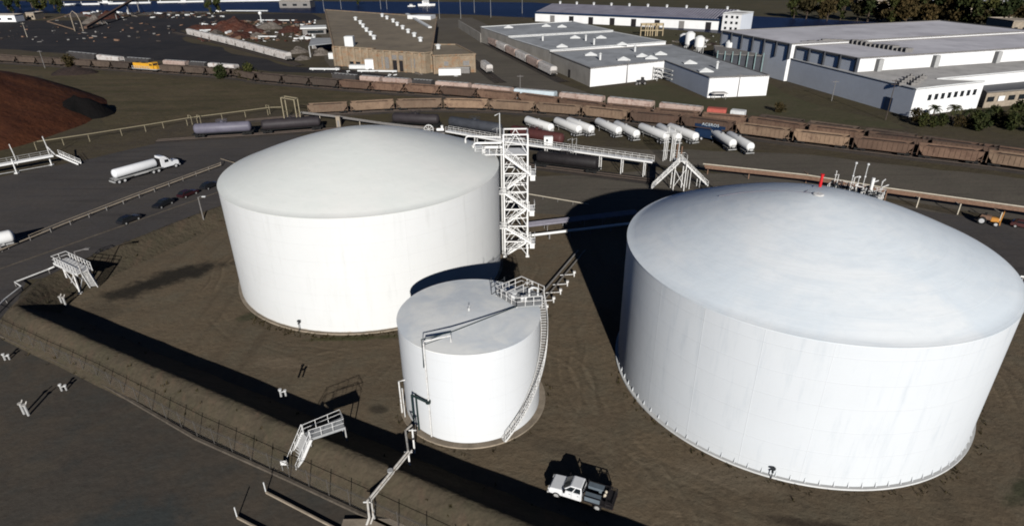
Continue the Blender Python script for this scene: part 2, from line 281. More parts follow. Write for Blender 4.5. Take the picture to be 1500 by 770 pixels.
# ------------------------------------------------------------------ mesh builder
class MB:
    def __init__(s): s.v = []; s.f = []; s.mi = []; s.cur = 0
    def add(s, vs, fs):
        b = len(s.v); s.v += [tuple(v) for v in vs]; s.f += [tuple(b + i for i in q) for q in fs]; s.mi += [s.cur] * len(fs); return s
    def box(s, x0, x1, y0, y1, z0, z1, M=None):
        vs = [Vector((x, y, z)) for z in (z0, z1) for y in (y0, y1) for x in (x0, x1)]
        if M is not None: vs = [M @ v for v in vs]
        return s.add(vs, [(0, 2, 3, 1), (4, 5, 7, 6), (0, 1, 5, 4), (2, 6, 7, 3), (0, 4, 6, 2), (1, 3, 7, 5)])
    def beam(s, p, q, w=.1, h=None):
        p, q = Vector(p), Vector(q); h = h or w; d = q - p
        if d.length < 1e-6: return s
        d.normalize(); up = Vector((0, 0, 1)) if abs(d.z) < .95 else Vector((0, 1, 0))
        a = d.cross(up).normalized() * (w / 2); b = a.cross(d).normalized() * (h / 2)
        vs = [p - a - b, p + a - b, p + a + b, p - a + b, q - a - b, q + a - b, q + a + b, q - a + b]
        return s.add(vs, [(3, 2, 1, 0), (4, 5, 6, 7), (0, 1, 5, 4), (1, 2, 6, 5), (2, 3, 7, 6), (3, 0, 4, 7)])
    def tube(s, pts, r=.05, n=8, r2=None):
        pts = [Vector(p) for p in pts]; rings = []
        for i, p in enumerate(pts):
            a = pts[max(0, i - 1)]; b = pts[min(len(pts) - 1, i + 1)]; d = (b - a).normalized()
            up = Vector((0, 0, 1)) if abs(d.z) < .95 else Vector((0, 1, 0))
            u = d.cross(up).normalized(); v = u.cross(d)
            rr = r if r2 is None else r + (r2 - r) * i / max(1, len(pts) - 1)
            rings.append([p + (u * math.cos(k * 2 * math.pi / n) + v * math.sin(k * 2 * math.pi / n)) * rr for k in range(n)])
        vs = [x for g in rings for x in g]; fs = []
        for i in range(len(pts) - 1):
            for k in range(n): fs.append((i * n + k, i * n + (k + 1) % n, (i + 1) * n + (k + 1) % n, (i + 1) * n + k))
        fs.append(tuple(range(n - 1, -1, -1))); e = (len(pts) - 1) * n; fs.append(tuple(range(e, e + n)))
        return s.add(vs, fs)
    def lathe(s, prof, n=24, c=(0, 0, 0), M=None, cap=True):
        c = Vector(c); vs = []; fs = []
        for (r, z) in prof:
            for k in range(n):
                p = Vector((r * math.cos(2 * math.pi * k / n), r * math.sin(2 * math.pi * k / n), z))
                vs.append((M @ p if M is not None else p) + c)
        for i in range(len(prof) - 1):
            for k in range(n): fs.append((i * n + k, i * n + (k + 1) % n, (i + 1) * n + (k + 1) % n, (i + 1) * n + k))
        if cap:
            if prof[0][0] > 1e-4: fs.append(tuple(range(n - 1, -1, -1)))
            if prof[-1][0] > 1e-4: e = (len(prof) - 1) * n; fs.append(tuple(range(e, e + n)))
        return s.add(vs, fs)
    def prism(s, poly, z0, z1):
        n = len(poly); ar = sum(poly[i][0] * poly[(i + 1) % n][1] - poly[(i + 1) % n][0] * poly[i][1] for i in range(n))
        if ar < 0: poly = poly[::-1]
        vs = [(p[0], p[1], z0) for p in poly] + [(p[0], p[1], z1) for p in poly]
        fs = [tuple(range(n - 1, -1, -1)), tuple(range(n, 2 * n))] + [(i, (i + 1) % n, n + (i + 1) % n, n + i) for i in range(n)]
        return s.add(vs, fs)
    def prof_x(s, prof, y0, y1):
        """side profile (x,z) extruded across y"""
        n = len(prof); ar = sum(prof[i][0] * prof[(i + 1) % n][1] - prof[(i + 1) % n][0] * prof[i][1] for i in range(n))
        if ar < 0: prof = prof[::-1]
        vs = [(p[0], y0, p[1]) for p in prof] + [(p[0], y1, p[1]) for p in prof]
        fs = [tuple(range(n)), tuple(range(2 * n - 1, n - 1, -1))] + [(i, n + i, n + (i + 1) % n, (i + 1) % n) for i in range(n)]
        return s.add(vs, fs)
    def build(s, name, mats, parent=None, smooth=False, world=False, bevel=0):
        me = bpy.data.meshes.new(name); off = Vector(parent.location) if (world and parent) else Vector((0, 0, 0))
        me.from_pydata([(v[0] - off.x, v[1] - off.y, v[2] - off.z) for v in s.v], [], s.f); me.update()
        for m in (mats if isinstance(mats, list) else [mats]): me.materials.append(D[m] if isinstance(m, str) else m)
        me.polygons.foreach_set('material_index', s.mi)
        o = bpy.data.objects.new(name, me); COL.objects.link(o)
        if parent: o.parent = parent
        if smooth:
            me.polygons.foreach_set('use_smooth', [True] * len(me.polygons))
            try: me.set_sharp_from_angle(angle=R_(38))
            except Exception: pass
        if bevel:
            b = o.modifiers.new('bevel', 'BEVEL'); b.width = bevel; b.segments = 2; b.limit_method = 'ANGLE'
        return o
def thing(name, label, cat, loc=(0, 0, 0), rz=0, group=None):
    o = bpy.data.objects.new(name, None); COL.objects.link(o); o.location = loc; o.rotation_euler = (0, 0, rz); o.empty_display_size = .3
    o['label'] = label; o['category'] = cat
    if group: o['group'] = group
    return o
def tag(o, label, cat, group=None):
    o['label'] = label; o['category'] = cat
    if group: o['group'] = group
    return o
def struct(o, kind='structure'): o['kind'] = kind; return o
def dup(root, loc, rz=0, label=None, group=None, scl=None):
    r = root.copy(); COL.objects.link(r); r.location = loc; r.rotation_euler = (0, 0, rz)
    if scl: r.scale = (scl,) * 3 if isinstance(scl, (int, float)) else scl
    if label: r['label'] = label
    if group: r['group'] = group
    for ch in list(root.children):
        c = ch.copy(); COL.objects.link(c); c.parent = r
        for g in list(ch.children):
            d = g.copy(); COL.objects.link(d); d.parent = c
    return r
ORD = 'first second third fourth fifth sixth seventh eighth ninth tenth eleventh twelfth thirteenth fourteenth fifteenth sixteenth seventeenth eighteenth nineteenth twentieth twenty-first twenty-second twenty-third twenty-fourth twenty-fifth twenty-sixth twenty-seventh twenty-eighth twenty-ninth thirtieth'.split()
def rail(mb, pts, h=1.07, sp=1.5, r=.03, mid=True, toe=None):
    """post and rail guard along a path of deck points"""
    pts = [Vector(p) for p in pts]; up = Vector((0, 0, h))
    for a, b in zip(pts, pts[1:]):
        mb.beam(a + up, b + up, r * 2); 
        if mid: mb.beam(a + up * .52, b + up * .52, r * 1.6)
        n = max(1, round((b - a).length / sp))
        for i in range(n + 1): q = a.lerp(b, i / n); mb.beam(q, q + up, r * 2)
def flight(mb, a, b, side, n, wst=.1, hst=.25, tread=.28):
    """two stringers and treads; side = half width vector"""
    a, b, side = Vector(a), Vector(b), Vector(side)
    for s in (-1, 1): mb.beam(a + side * s, b + side * s, wst, hst)
    d = Vector((b.x - a.x, b.y - a.y, 0)); d = d.normalized() * tread / 2 if d.length > 1e-6 else d
    for i in range(1, n):
        c = a.lerp(b, i / n)
        mb.add([c - side - d, c + side - d, c + side + d, c - side + d], [(0, 1, 2, 3)]); mb.beam(c - side + d, c + side + d, .04, .05)
def Z(v, z): return Vector((v[0], v[1], z))
def ragged(poly, amp, step, seed=0):
    """polygon in plan with a wandering edge"""
    out = []; n = len(poly)
    for i in range(n):
        a, b = Vector(poly[i][:2]), Vector(poly[(i + 1) % n][:2]); L = (b - a).length; k = max(1, int(L / step))
        nr = Vector((-(b - a).y, (b - a).x)).normalized() if L else Vector((0, 0))
        for j in range(k):
            p = a.lerp(b, j / k); q = mnoise.noise(Vector((p.x * .35 / step, p.y * .35 / step, seed))) + .5 * mnoise.noise(Vector((p.x / step, p.y / step, seed + 9)))
            out.append(p + nr * q * amp)
    return out
from mathutils.geometry import tessellate_polygon
def sheet(name, poly, z, mat, amp=0, step=5, seed=0):
    P = ragged(poly, amp, step, seed) if amp else [Vector(p[:2]) for p in poly]
    V = [Vector((p.x, p.y, z)) for p in P]; tr = tessellate_polygon([V]); mb = MB()
    fs = []
    for t in tr:
        a, b, c = (V[i] for i in t); fs.append(t if (b - a).cross(c - a).z > 0 else (t[0], t[2], t[1]))
    mb.add(V, fs); return struct(mb.build(name, mat))
def PX(*pts): return [G(x, y) for x, y in pts]

# ------------------------------------------------------------------ setting: ground sheets
m = MB(); S = 4000
m.add([(-S, -600, 0), (S, -600, 0), (S, S, 0), (-S, S, 0)], [(0, 1, 2, 3)]); struct(m.build('ground', 'ground'))
sheet('far_land', PX((-700, 6), (-100, 6), (450, 4), (780, 6), (1085, 26), (1240, 33), (1480, 42), (1750, 60)) + [Vector((2500, 600, 0)), Vector((2500, 3500, 0)), Vector((-2500, 3500, 0))], .004, 'farland')
sheet('coal_yard_ground', PX((-260, 100), (-260, 30), (120, 30), (240, 22), (460, 20), (480, 40), (360, 30), (270, 45), (275, 60), (420, 98), (490, 100), (700, 110), (740, 125), (640, 118), (400, 105), (180, 84), (0, 72)), .006, 'dark_yard', 6, 15, 1)
sheet('rail_yard_grass', PX((-200, 130), (0, 100), (180, 110), (420, 128), (640, 146), (520, 158), (440, 166), (400, 158), (285, 172), (150, 192), (140, 160), (60, 110), (-200, 160)), .008, 'grass', 3, 8, 2)
sheet('mill_yard_pavement', PX((480, 98), (460, 30), (690, 26), (720, 40), (820, 120), (900, 150), (640, 122)), .008, 'road', 3, 10, 3)
sheet('lawn', PX((880, 152), (868, 130), (965, 122), (1032, 146), (1100, 140), (1118, 118), (1180, 150), (1300, 178), (1330, 190), (1180, 178), (1060, 166)), .010, 'lawn', 2, 6, 4)
sheet('warehouse_lawn', PX((860, 36), (1088, 50), (1095, 64), (980, 64), (900, 50)), .010, 'lawn', 2, 8, 5)
sheet('asphalt_yard', PX((-200, 345), (-200, 275), (0, 258), (118, 236), (250, 206), (380, 196), (500, 200), (700, 240), (480, 330), (335, 320), (200, 388), (40, 410), (0, 470), (-200, 560)), .010, 'asphalt', 1.5, 5, 6)
sheet('gravel_road', PX((640, 196), (780, 208), (940, 218), (1080, 222), (1180, 226), (1300, 240), (1500, 262), (1700, 300), (1700, 360), (1500, 322), (1250, 282), (1040, 250), (940, 240), (780, 222), (640, 208)), .010, 'road', 1.2, 5, 7)
sheet('service_yard_gravel', PX((740, 262), (960, 250), (1100, 256), (1300, 296), (1560, 345), (1700, 420), (1500, 420), (1300, 330), (1000, 330), (900, 340), (740, 320)), .012, 'road', 1.2, 5, 8)
sheet('asphalt_apron', PX((1300, 300), (1560, 340), (1750, 420), (1750, 520), (1500, 430), (1440, 380)), .015, 'asphalt', 1.0, 4, 9)
basin = [(-74, 79), (-70, 90), (-62, 106), (-54, 118), (-40, 126), (-20, 128), (0, 118), (30, 112), (60, 104), (76, 80), (84, 50), (70, 12), (-1, 41), (-28, 53.5)]
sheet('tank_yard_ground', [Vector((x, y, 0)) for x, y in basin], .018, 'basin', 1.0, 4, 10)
sheet('lower_yard_asphalt', [Vector(p) for p in ((-140, 90, 0), (-73.5, 75, 0), (-52.4, 63.4, 0), (-35.1, 52.8, 0), (-22.9, 46.6, 0), (-13.6, 41.8, 0), (6, 31.5, 0), (30, 18, 0), (30, -40, 0), (-160, -40, 0))], .021, 'asphalt_old', .5, 3, 11)

# river
sheet('river', PX((-700, 30), (60, 20), (150, 22), (330, 17), (470, 20), (620, 20), (700, 22), (790, 27), (1085, 52), (1250, 56), (1300, 60), (1480, 66), (1750, 90), (1750, 52), (1480, 41), (1240, 31), (1085, 23), (780, 4), (450, 2), (-700, 2)), .03, 'water', 4, 20, 12)
sheet('river_beach', PX((100, 26), (220, 22), (330, 18), (330, 16.6), (200, 18.5), (100, 20)), .04, 'scrap_grey', 2, 10, 13)

# dike round the tanks: swept cross-section, crest about 2.9 m
ZC = 2.9
crest = [G(24, 447, ZC), G(40, 455, ZC), G(193, 522, ZC), G(300, 567, ZC), G(400, 610, ZC), G(520, 660, ZC), G(640, 710, ZC), G(750, 757, ZC) + Vector((0, 0, .12)), Vector((11.3, 33.2, ZC + .2)), Vector((40, 18, ZC)), Vector((70, 2, ZC))]
arm = [Vector((-46, 131, 1.6)), Vector((-55, 123.5, 2.2)), Vector((-63.5, 108, 2.5)), Vector((-70, 94, 2.8)), Vector((-73.2, 85, ZC))]
path = arm + crest
fine = []
for a, b in zip(path, path[1:]):
    k = max(1, int((b - a).length / 2.2))
    for j in range(k): fine.append(a.lerp(b, j / k))
fine.append(path[-1])
m = MB(); rows = []
for i, p in enumerate(fine):
    a = fine[max(0, i - 1)]; b = fine[min(len(fine) - 1, i + 1)]; d = Vector((b.x - a.x, b.y - a.y, 0)).normalized(); nl = Vector((-d.y, d.x, 0))  # nl: to the inside
    if d.x < 0 or (d.y < -.5 and d.x < .6): pass
    wob = mnoise.noise(Vector((p.x * .15, p.y * .15, 3)))
    hz = p.z + .10 * wob; row = []
    for off, zf in ((-4.6, -.15), (-3.7, .02), (-2.2, .5), (-1.0, .9), (-.35, 1.0), (.05, .98), (1.5, .62), (2.8, .32), (4.2, .03), (5.4, -.15)):
        q = p + nl * off * (p.z / ZC if abs(off) > 1 else 1)
        row.append((q.x + .12 * mnoise.noise(q * .5), q.y + .12 * mnoise.noise(q * .5 + Vector((7, 0, 0))), hz * zf + (.12 * mnoise.noise(q * .4) if 0 < zf < .98 else 0)))
    rows.append(row)
k = len(rows[0]); vs = [v for r in rows for v in r]; fs = [(i * k + j, (i + 1) * k + j, (i + 1) * k + j + 1, i * k + j + 1) for i in range(len(rows) - 1) for j in range(k - 1)]
m.add(vs, fs); o = m.build('terrain_berm', 'berm', smooth=True); struct(o)

# railway beds -------------------------------------------------------------
def polyline(pts):
    """arc-length parametrised smooth curve through the surveyed points"""
    P = [Vector((p.x, p.y, 0)) for p in pts]; out = []
    for i in range(len(P) - 1):
        p0, p1, p2, p3 = P[max(0, i - 1)], P[i], P[i + 1], P[min(len(P) - 1, i + 2)]
        for j in range(12):
            t = j / 12; out.append(.5 * ((2 * p1) + (p2 - p0) * t + (2 * p0 - 5 * p1 + 4 * p2 - p3) * t * t + (3 * p1 - p0 - 3 * p2 + p3) * t ** 3))
    out.append(P[-1]); L = [0]
    for a, b in zip(out, out[1:]): L.append(L[-1] + (b - a).length)
    return out, L
def at_s(pl, s):
    out, L = pl; s = max(0, min(L[-1] - 1e-3, s))
    for i in range(len(L) - 1):
        if L[i + 1] >= s:
            t = (s - L[i]) / max(1e-9, L[i + 1] - L[i]); d = (out[i + 1] - out[i]).normalized(); return out[i].lerp(out[i + 1], t), math.atan2(d.y, d.x)
def s_at_px(pl, px, z):
    """distance along the track where it crosses the survey column px"""
    best = None
    s = 0
    while s < pl[1][-1]:
        p, _ = at_s(pl, s); q = p + Vector((0, 0, z)) - Vector((0, 0, HC)); wv = q.dot(_f); x = 750 + FPX * q.dot(CX) / wv
        if best is None or abs(x - px) < best[0]: best = (abs(x - px), s)
        s += .5
    return best[1]
def track(pl, zbed):
    out, L = pl; m = MB(); n = int(L[-1] / 4); e = []
    for i in range(n + 1):
        p, a = at_s(pl, L[-1] * i / n); nr = Vector((-math.sin(a), math.cos(a), 0)); e.append((p, nr))
    vs = []
    for p, nr in e: vs += [p - nr * 2.6 + Vector((0, 0, 0.02)), p - nr * 1.6 + Vector((0, 0, zbed)), p + nr * 1.6 + Vector((0, 0, zbed)), p + nr * 2.6 + Vector((0, 0, 0.02))]
    m.add(vs, [(i * 4 + j + 4, i * 4 + j, i * 4 + j + 1, i * 4 + j + 5)[::-1] for i in range(n) for j in range(3)])
    m.cur = 1
    for s in (-.75, .75):
        for (p, nr), (q, nq) in zip(e, e[1:]): m.beam(p + nr * s + Vector((0, 0, zbed + .08)), q + nq * s + Vector((0, 0, zbed + .08)), .08, .16)
    return struct(m.build('rail_track', ['ballast', 'track']))
def GZ(z, *pts): return [G(x, y, z) for x, y in pts]
tN = polyline(PX((360, 178), (447, 170.7), (513, 167), (580, 163.5), (649, 162.3), (717, 163.8), (785, 168), (853, 173.5), (922, 181), (998, 188.5), (1078, 199.5), (1160, 210.5), (1247, 221), (1340, 232), (1442, 244), (1500, 252), (1640, 272)))
t2 = polyline(PX((-60, 87), (0, 92), (84, 97.5), (168, 102.5), (235, 107.5), (340, 114.5), (381, 121), (457, 128), (543, 135), (646, 142), (760, 153)) + GZ(3.6, (887, 153), (1025, 166), (1095, 172.5), (1182, 184), (1267, 194), (1357, 204), (1457, 216), (1580, 233)))
t3 = polyline(GZ(4.4, (-40, 66), (100, 76), (181, 84), (277, 90.5), (349, 95.5), (460, 105), (529, 111), (640, 119), (690, 123), (752, 129.5), (816, 135), (888, 142), (960, 149.5), (1034, 157.5), (1092, 163), (1250, 183), (1400, 203), (1560, 224)))
tS = polyline(PX((230, 207), (280, 203.5), (372, 198), (470, 191), (560, 186), (640, 189), (735, 203), (800, 214), (870, 228)))
tF = polyline(PX((700, 236), (782, 244), (880, 256), (960, 266)))
for t_, zb in ((tN, .32), (t2, .32), (t3, .32), (tS, .2), (tF, .15)): track(t_, zb)

# ------------------------------------------------------------------ rolling stock
def bogie(parent, x, mat='black', name='bogie'):
    m = MB()
    for dx in (-.9, .9):
        m.tube([(x + dx, -.72, .46), (x + dx, .72, .46)], .08, 6)
        for y in (-.78, .78): m.lathe([(.46, -.06), (.46, .06)], 14, (x + dx, y, .46), Matrix.Rotation(R_(90), 3, 'X').to_4x4())
    for y in (-1.0, 1.0): m.box(x - 1.35, x + 1.35, y - .08, y + .08, .42, .72)
    m.box(x - .25, x + .25, -1, 1, .5, .85)
    return m.build(name, mat, parent)
def make_hopper(mat, L=14.0, H=3.35):
    t = thing('hopper_car', 'open hopper car', 'hopper car', (0, 0, -50))
    m = MB(); h = L / 2; w = 1.5
    for s in (-1, 1):
        y0, y1 = sorted((s * w, s * (w - .08)))
        m.prof_x([(-h, H), (h, H), (h - .35, 2.2), (h - 1.5, 1.05), (-h + 1.5, 1.05), (-h + .35, 2.2)], y0, y1)
        for k in range(11):
            x = -h + 1.2 + k * (L - 2.4) / 10; zb = 1.15
            m.box(x - .06, x + .06, min(s * w, s * (w + .09)), max(s * w, s * (w + .09)), zb, H - .1)
        m.box(-h, h, min(s * (w - .1), s * (w + .12)), max(s * (w - .1), s * (w + .12)), H - .12, H + .02)
        m.box(-h + 1.4, h - 1.4, min(s * (w - .1), s * (w + .1)), max(s * (w - .1), s * (w + .1)), .95, 1.15)
    for s in (-1, 1):
        # sloped end sheet, end sill, corner posts
        m.add([(s * h, -w, H), (s * h, w, H), (s * (h - 2.2), w, 1.2), (s * (h - 2.2), -w, 1.2)], [(0, 1, 2, 3)])
        m.box(min(s * h, s * (h - .15)), max(s * h, s * (h - .15)), -w, w, H - .12, H + .02)
        m.box(min(s * (h - 2.4), s * (h + .1)), max(s * (h - 2.4), s * (h + .1)), -.3, .3, .85, 1.1)
        for y in (-1.35, 1.35): m.beam((s * (h - .1), y, .95), (s * (h - .1), y, H), .12)
        m.box(min(s * h, s * (h - .2)), max(s * h, s * (h - .2)), -w, w, .85, 1.05)
        for z in (1.3, 1.7, 2.1, 2.5, 2.9): m.beam((s * (h + .03), 1.0, z), (s * (h + .03), 1.42, z), .04)
    for x in (-3, 0, 3):   # bottom hopper doors
        m.add([(x - 1.4, -w + .1, 1.15), (x + 1.4, -w + .1, 1.15), (x + 1.4, w - .1, 1.15), (x - 1.4, w - .1, 1.15), (x - .5, -.7, .55), (x + .5, -.7, .55), (x + .5, .7, .55), (x - .5, .7, .55)],
              [(0, 1, 5, 4), (1, 2, 6, 5), (2, 3, 7, 6), (3, 0, 4, 7), (4, 5, 6, 7)])
    m.build('body', mat, t)
    g = MB(); nx, ny = 15, 5; vs = []
    for i in range(nx):
        for j in range(ny):
            x = -h + .3 + i * (L - .6) / (nx - 1); y = -w + .1 + j * (2 * w - .2) / (ny - 1)
            e = min(1, min(i, nx - 1 - i) / 2.0) * (1 - abs(j - 2) / 2.2)
            vs.append((x, y, 2.55 + .75 * e + .15 * mnoise.noise(Vector((x, y, 2)))))
    g.add(vs, [(i * ny + j, (i + 1) * ny + j, (i + 1) * ny + j + 1, i * ny + j + 1) for i in range(nx - 1) for j in range(ny - 1)])
    g.build('load', 'load', t, smooth=True)
    bogie(t, -h + 1.9); bogie(t, h - 1.9)
    for s in (-1, 1):
        c = MB(); c.box(min(s * h, s * (h + .55)), max(s * h, s * (h + .55)), -.12, .12, .72, .95); c.build('coupler', 'black', t)
    return t
def make_covered(mat, L=13.8, H=4.1):
    t = thing('covered_hopper_car', 'covered hopper car', 'hopper car', (0, 0, -50)); h = L / 2; w = 1.5; m = MB()
    pr = [(-w, 1.1), (-w * 1.02, 2.4), (-w, 3.5), (-w * .72, H - .08), (0, H), (w * .72, H - .08), (w, 3.5), (w * 1.02, 2.4), (w, 1.1)]
    n = len(pr); vs = []
    for x, k in ((-h + .15, 1), (-h + .8, 1), (h - .8, 1), (h - .15, 1)):
        vs += [(x, y, z) for y, z in pr]
    # ends slope in at the bottom
    vs = [((x + (1.6 if x < 0 else -1.6) * max(0, (2.6 - z) / 1.5)) if abs(x) > h - .5 else x, y, z) for x, y, z in vs]
    fs = [(i * n + j, i * n + j + 1, (i + 1) * n + j + 1, (i + 1) * n + j) for i in range(3) for j in range(n - 1)]
    fs += [tuple(range(n)), tuple(range(4 * n - 1, 3 * n - 1, -1)), (0, 3 * n, 3 * n + n - 1, n - 1)]
    m.add(vs, [f[::-1] for f in fs])
    for k in range(13):
        x = -h + 1.3 + k * (L - 2.6) / 12
        for s in (-1, 1): m.box(x - .05, x + .05, min(s * w, s * (w + .07)), max(s * w, s * (w + .07)), 1.2, 3.4)
    for s in (-1, 1):
        m.box(-h, h, min(s * (w - .15), s * (w + .04)), max(s * (w - .15), s * (w + .04)), .92, 1.12)
        for y in (-1.3, 1.3): m.beam((s * (h - .1), y, 1.0), (s * (h - .1), y, 3.6), .08)
    for x in (-4.2, -1.4, 1.4, 4.2):
        m.add([(x - 1.3, -1.3, 1.15), (x + 1.3, -1.3, 1.15), (x + 1.3, 1.3, 1.15), (x - 1.3, 1.3, 1.15), (x - .4, -.6, .5), (x + .4, -.6, .5), (x + .4, .6, .5), (x - .4, .6, .5)], [(0, 1, 5, 4), (1, 2, 6, 5), (2, 3, 7, 6), (3, 0, 4, 7), (4, 5, 6, 7)])
    m.build('body', mat, t)
    g = MB(); g.box(-h + .4, h - .4, -.42, .42, H + .06, H + .1)
    for k in range(6): x = -h + 1.5 + k * (L - 3) / 5; g.box(x - .5, x + .5, -.62, .62, H - .02, H + .08)
    g.build('roof_walk', 'galv', t)
    bogie(t, -h + 1.7); bogie(t, h - 1.7)
    for s in (-1, 1):
        c = MB(); c.box(min(s * (h - .2), s * (h + .6)), max(s * (h - .2), s * (h + .6)), -.12, .12, .72, .95); c.build('coupler', 'black', t)
    return t
def barrel(mb, x0, x1, z, r, n=20, y=0):
    prof = []
    for k in range(5): a = k / 4 * math.pi / 2; prof.append((max(1e-5, r * math.sin(a)), x0 + .55 * r * (1 - math.cos(a)) ))
    for k in range(5): a = math.pi / 2 - k / 4 * math.pi / 2; prof.append((max(1e-5, r * math.sin(a)), x1 - .55 * r * (1 - math.cos(a))))
    M = Matrix(((0, 0, 1, 0), (0, 1, 0, 0), (-1, 0, 0, 0), (0, 0, 0, 1)))
    mb.lathe(prof, n, (0, y, z), M, cap=False)
def make_tankcar(mat, L=17.0):
    t = thing('rail_tank_car', 'rail tank car', 'tank car', (0, 0, -50)); h = L / 2
    m = MB(); barrel(m, -h + .4, h - .4, 2.45, 1.45, 24); m.build('barrel', mat, t, smooth=True)
    m = MB(); m.box(-h, h, -.3, .3, .85, 1.05)
    for s in (-1, 1): m.box(min(s * h, s * (h - 1.6)), max(s * h, s * (h - 1.6)), -1.35, 1.35, .95, 1.1)
    for s in (-1, 1): m.beam((-h, s * 1.35, 1.6), (-h, s * 1.35, .9), .06); m.beam((h, s * 1.35, 1.6), (h, s * 1.35, .9), .06)
    m.build('frame', 'black', t)
    m = MB(); m.lathe([(.45, 0), (.45, .5), (.38, .56), (0.001, .56)], 14, (0, 0, 3.82)); m.box(-1.4, 1.4, -.75, .75, 3.9, 3.95)
    rail(m, [(-1.4, -.75, 3.95), (1.4, -.75, 3.95), (1.4, .75, 3.95), (-1.4, .75, 3.95), (-1.4, -.75, 3.95)], .8, 1.4, .025); m.build('dome_platform', mat, t)
    bogie(t, -h + 1.9); bogie(t, h - 1.9)
    return t
H_TAN, H_BR, H_DK = make_hopper('hopper_tan'), make_hopper('hopper_brown'), make_hopper('hopper_dark')
C_W, C_P, C_I, C_D = make_covered('cov_white'), make_covered('cov_pink'), make_covered('cov_ice'), make_covered('cov_dark')
proto = [H_TAN, H_BR, H_DK, C_W, C_P, C_I, C_D]
ZR = .48
def between(pl, pxa, pxb, z=1.5):
    sa, sb = s_at_px(pl, pxa, z), s_at_px(pl, pxb, z); p, a = at_s(pl, (sa + sb) / 2); return p, a, sb - sa
ncoup = [449, 513, 580.5, 649, 717, 785, 853, 922.6, 998, 1078, 1160, 1247, 1340, 1442, 1548]
rowN = []
for i in range(len(ncoup) - 1):
    p, a, L = between(tN, ncoup[i], ncoup[i + 1]); src = H_TAN if i < 7 else (H_TAN if i in (9, 10, 13) else H_BR)
    c = 'pale tan' if i < 4 else 'dusty brown' if src is H_BR else 'tan'
    lab = '%s open hopper car, %s from the left in the nearest train' % (c, ORD[i])
    if i == 8: lab = 'brown hopper with white and blue graffiti low on its side, nearest train'
    o = dup(src, (p.x, p.y, ZR), a, lab, 'hopper cars of the nearest train', (L - .9) / 14.0); rowN.append(o)
    o.scale = ((L - .9) / 14.0, 1, 1)
c2 = [-6, 29, 58, 84, 111, 139, 167, 195, 237, 272, 306, 341, 380, 417, 457, 499, 546, 594, 646, 700, 760, 820, 887, 957, 1025, 1095, 1182, 1267, 1358, 1457, 1562]
k = 0
for i in range(len(c2) - 1):
    if c2[i] == 195: continue
    p, a, L = between(t2, c2[i], c2[i + 1]); src = H_DK if c2[i] < 470 else H_BR
    o = dup(src, (p.x, p.y, ZR), a, '%s open hopper car, %s hopper from the left in the second train' % ('dark brown' if src is H_DK else 'oxide brown', ORD[k]), 'hopper cars of the second train')
    o.scale = ((L - .9) / 14.0, 1, 1); k += 1
for a_, b_, src, lab in ((99, 144, C_D, 'dark covered hopper with pale roof walk, far left behind the dark hoppers'), (145, 181, C_W, 'white covered hopper left of the yellow locomotive, in the third train'),
        (186, 224, C_D, 'dark covered hopper directly behind the yellow locomotive'), (241, 277, C_P, 'cream covered hopper just right of the yellow locomotive, third train'),
        (279, 305, C_D, 'dark covered hopper between a cream and a white hopper, third train'), (307, 349, C_W, 'white covered hopper near the end of the long white hopper string'),
        (489, 527, C_D, 'dark covered hopper in the third train below the tan brick mill, left end'), (529, 562, C_P, 'dull beige covered hopper below the dock door of the brick mill'),
        (562, 602, C_P, 'dull beige covered hopper right of the mill dock door, third train'), (604, 637, C_D, 'dark covered hopper left of a row of pink beige hoppers'),
        (638, 690, C_P, 'pink beige covered hopper, first of the pale string right of the brick mill'), (691, 752, C_P, 'pink beige covered hopper directly left of the pale blue hopper'),
        (753, 816, C_I, 'pale ice blue covered hopper in the third train'), (818, 888, C_P, 'pink beige covered hopper directly right of the pale blue hopper'),
        (890, 960, C_P, 'pink beige covered hopper, second to the right of the pale blue hopper'), (964, 1032, C_P, 'pink beige covered hopper directly left of the red boxcar'),
        (1112, 1180, H_DK, 'dark open hopper car right of the cream boxcar in the third train'), (1182, 1262, H_DK, 'dark open hopper in the third train, left of the wooden utility pole'),
        (1264, 1345, H_DK, 'dark open hopper in the third train, right of the wooden utility pole'), (1347, 1435, H_DK, 'dark open hopper in front of the palms, third train'), (1437, 1530, H_DK, 'dark open hopper at the right edge, third train')):
    p, a, L = between(t3, a_, b_, 3); o = dup(src, (p.x, p.y, ZR), a, lab, 'cars of the third train'); o.scale = ((L - .9) / 14.0, 1, 1)
def make_box(mat, px0, px1, lab, nm):
    p, a, L = between(t3, px0, px1, 3); t = thing(nm, lab, 'boxcar', (p.x, p.y, ZR), a); h = (L - 1) / 2; m = MB()
    m.box(-h, h, -1.5, 1.5, 1.0, 3.95); m.prof_x([(-h, 3.95), (h, 3.95), (h, 4.05), (-h, 4.05)], -1.2, 1.2)
    for k in range(int(h * 2)): m.box(-h + .5 + k - .05, -h + .5 + k + .05, -1.56, 1.56, 1.05, 3.9)
    m.build('body', mat, t)
    m = MB()
    for s in (-1, 1): m.box(-1.2, 1.2, min(s * 1.56, s * 1.64), max(s * 1.56, s * 1.64), 1.05, 3.7)
    m.build('sliding_door', mat, t); bogie(t, -h + 1.6); bogie(t, h - 1.6); return t
make_box('salmon', 1034, 1067, 'faded red boxcar at the end of the pink beige hoppers', 'boxcar')
make_box('palebox', 1068, 1093, 'cream boxcar directly right of the faded red boxcar', 'boxcar')
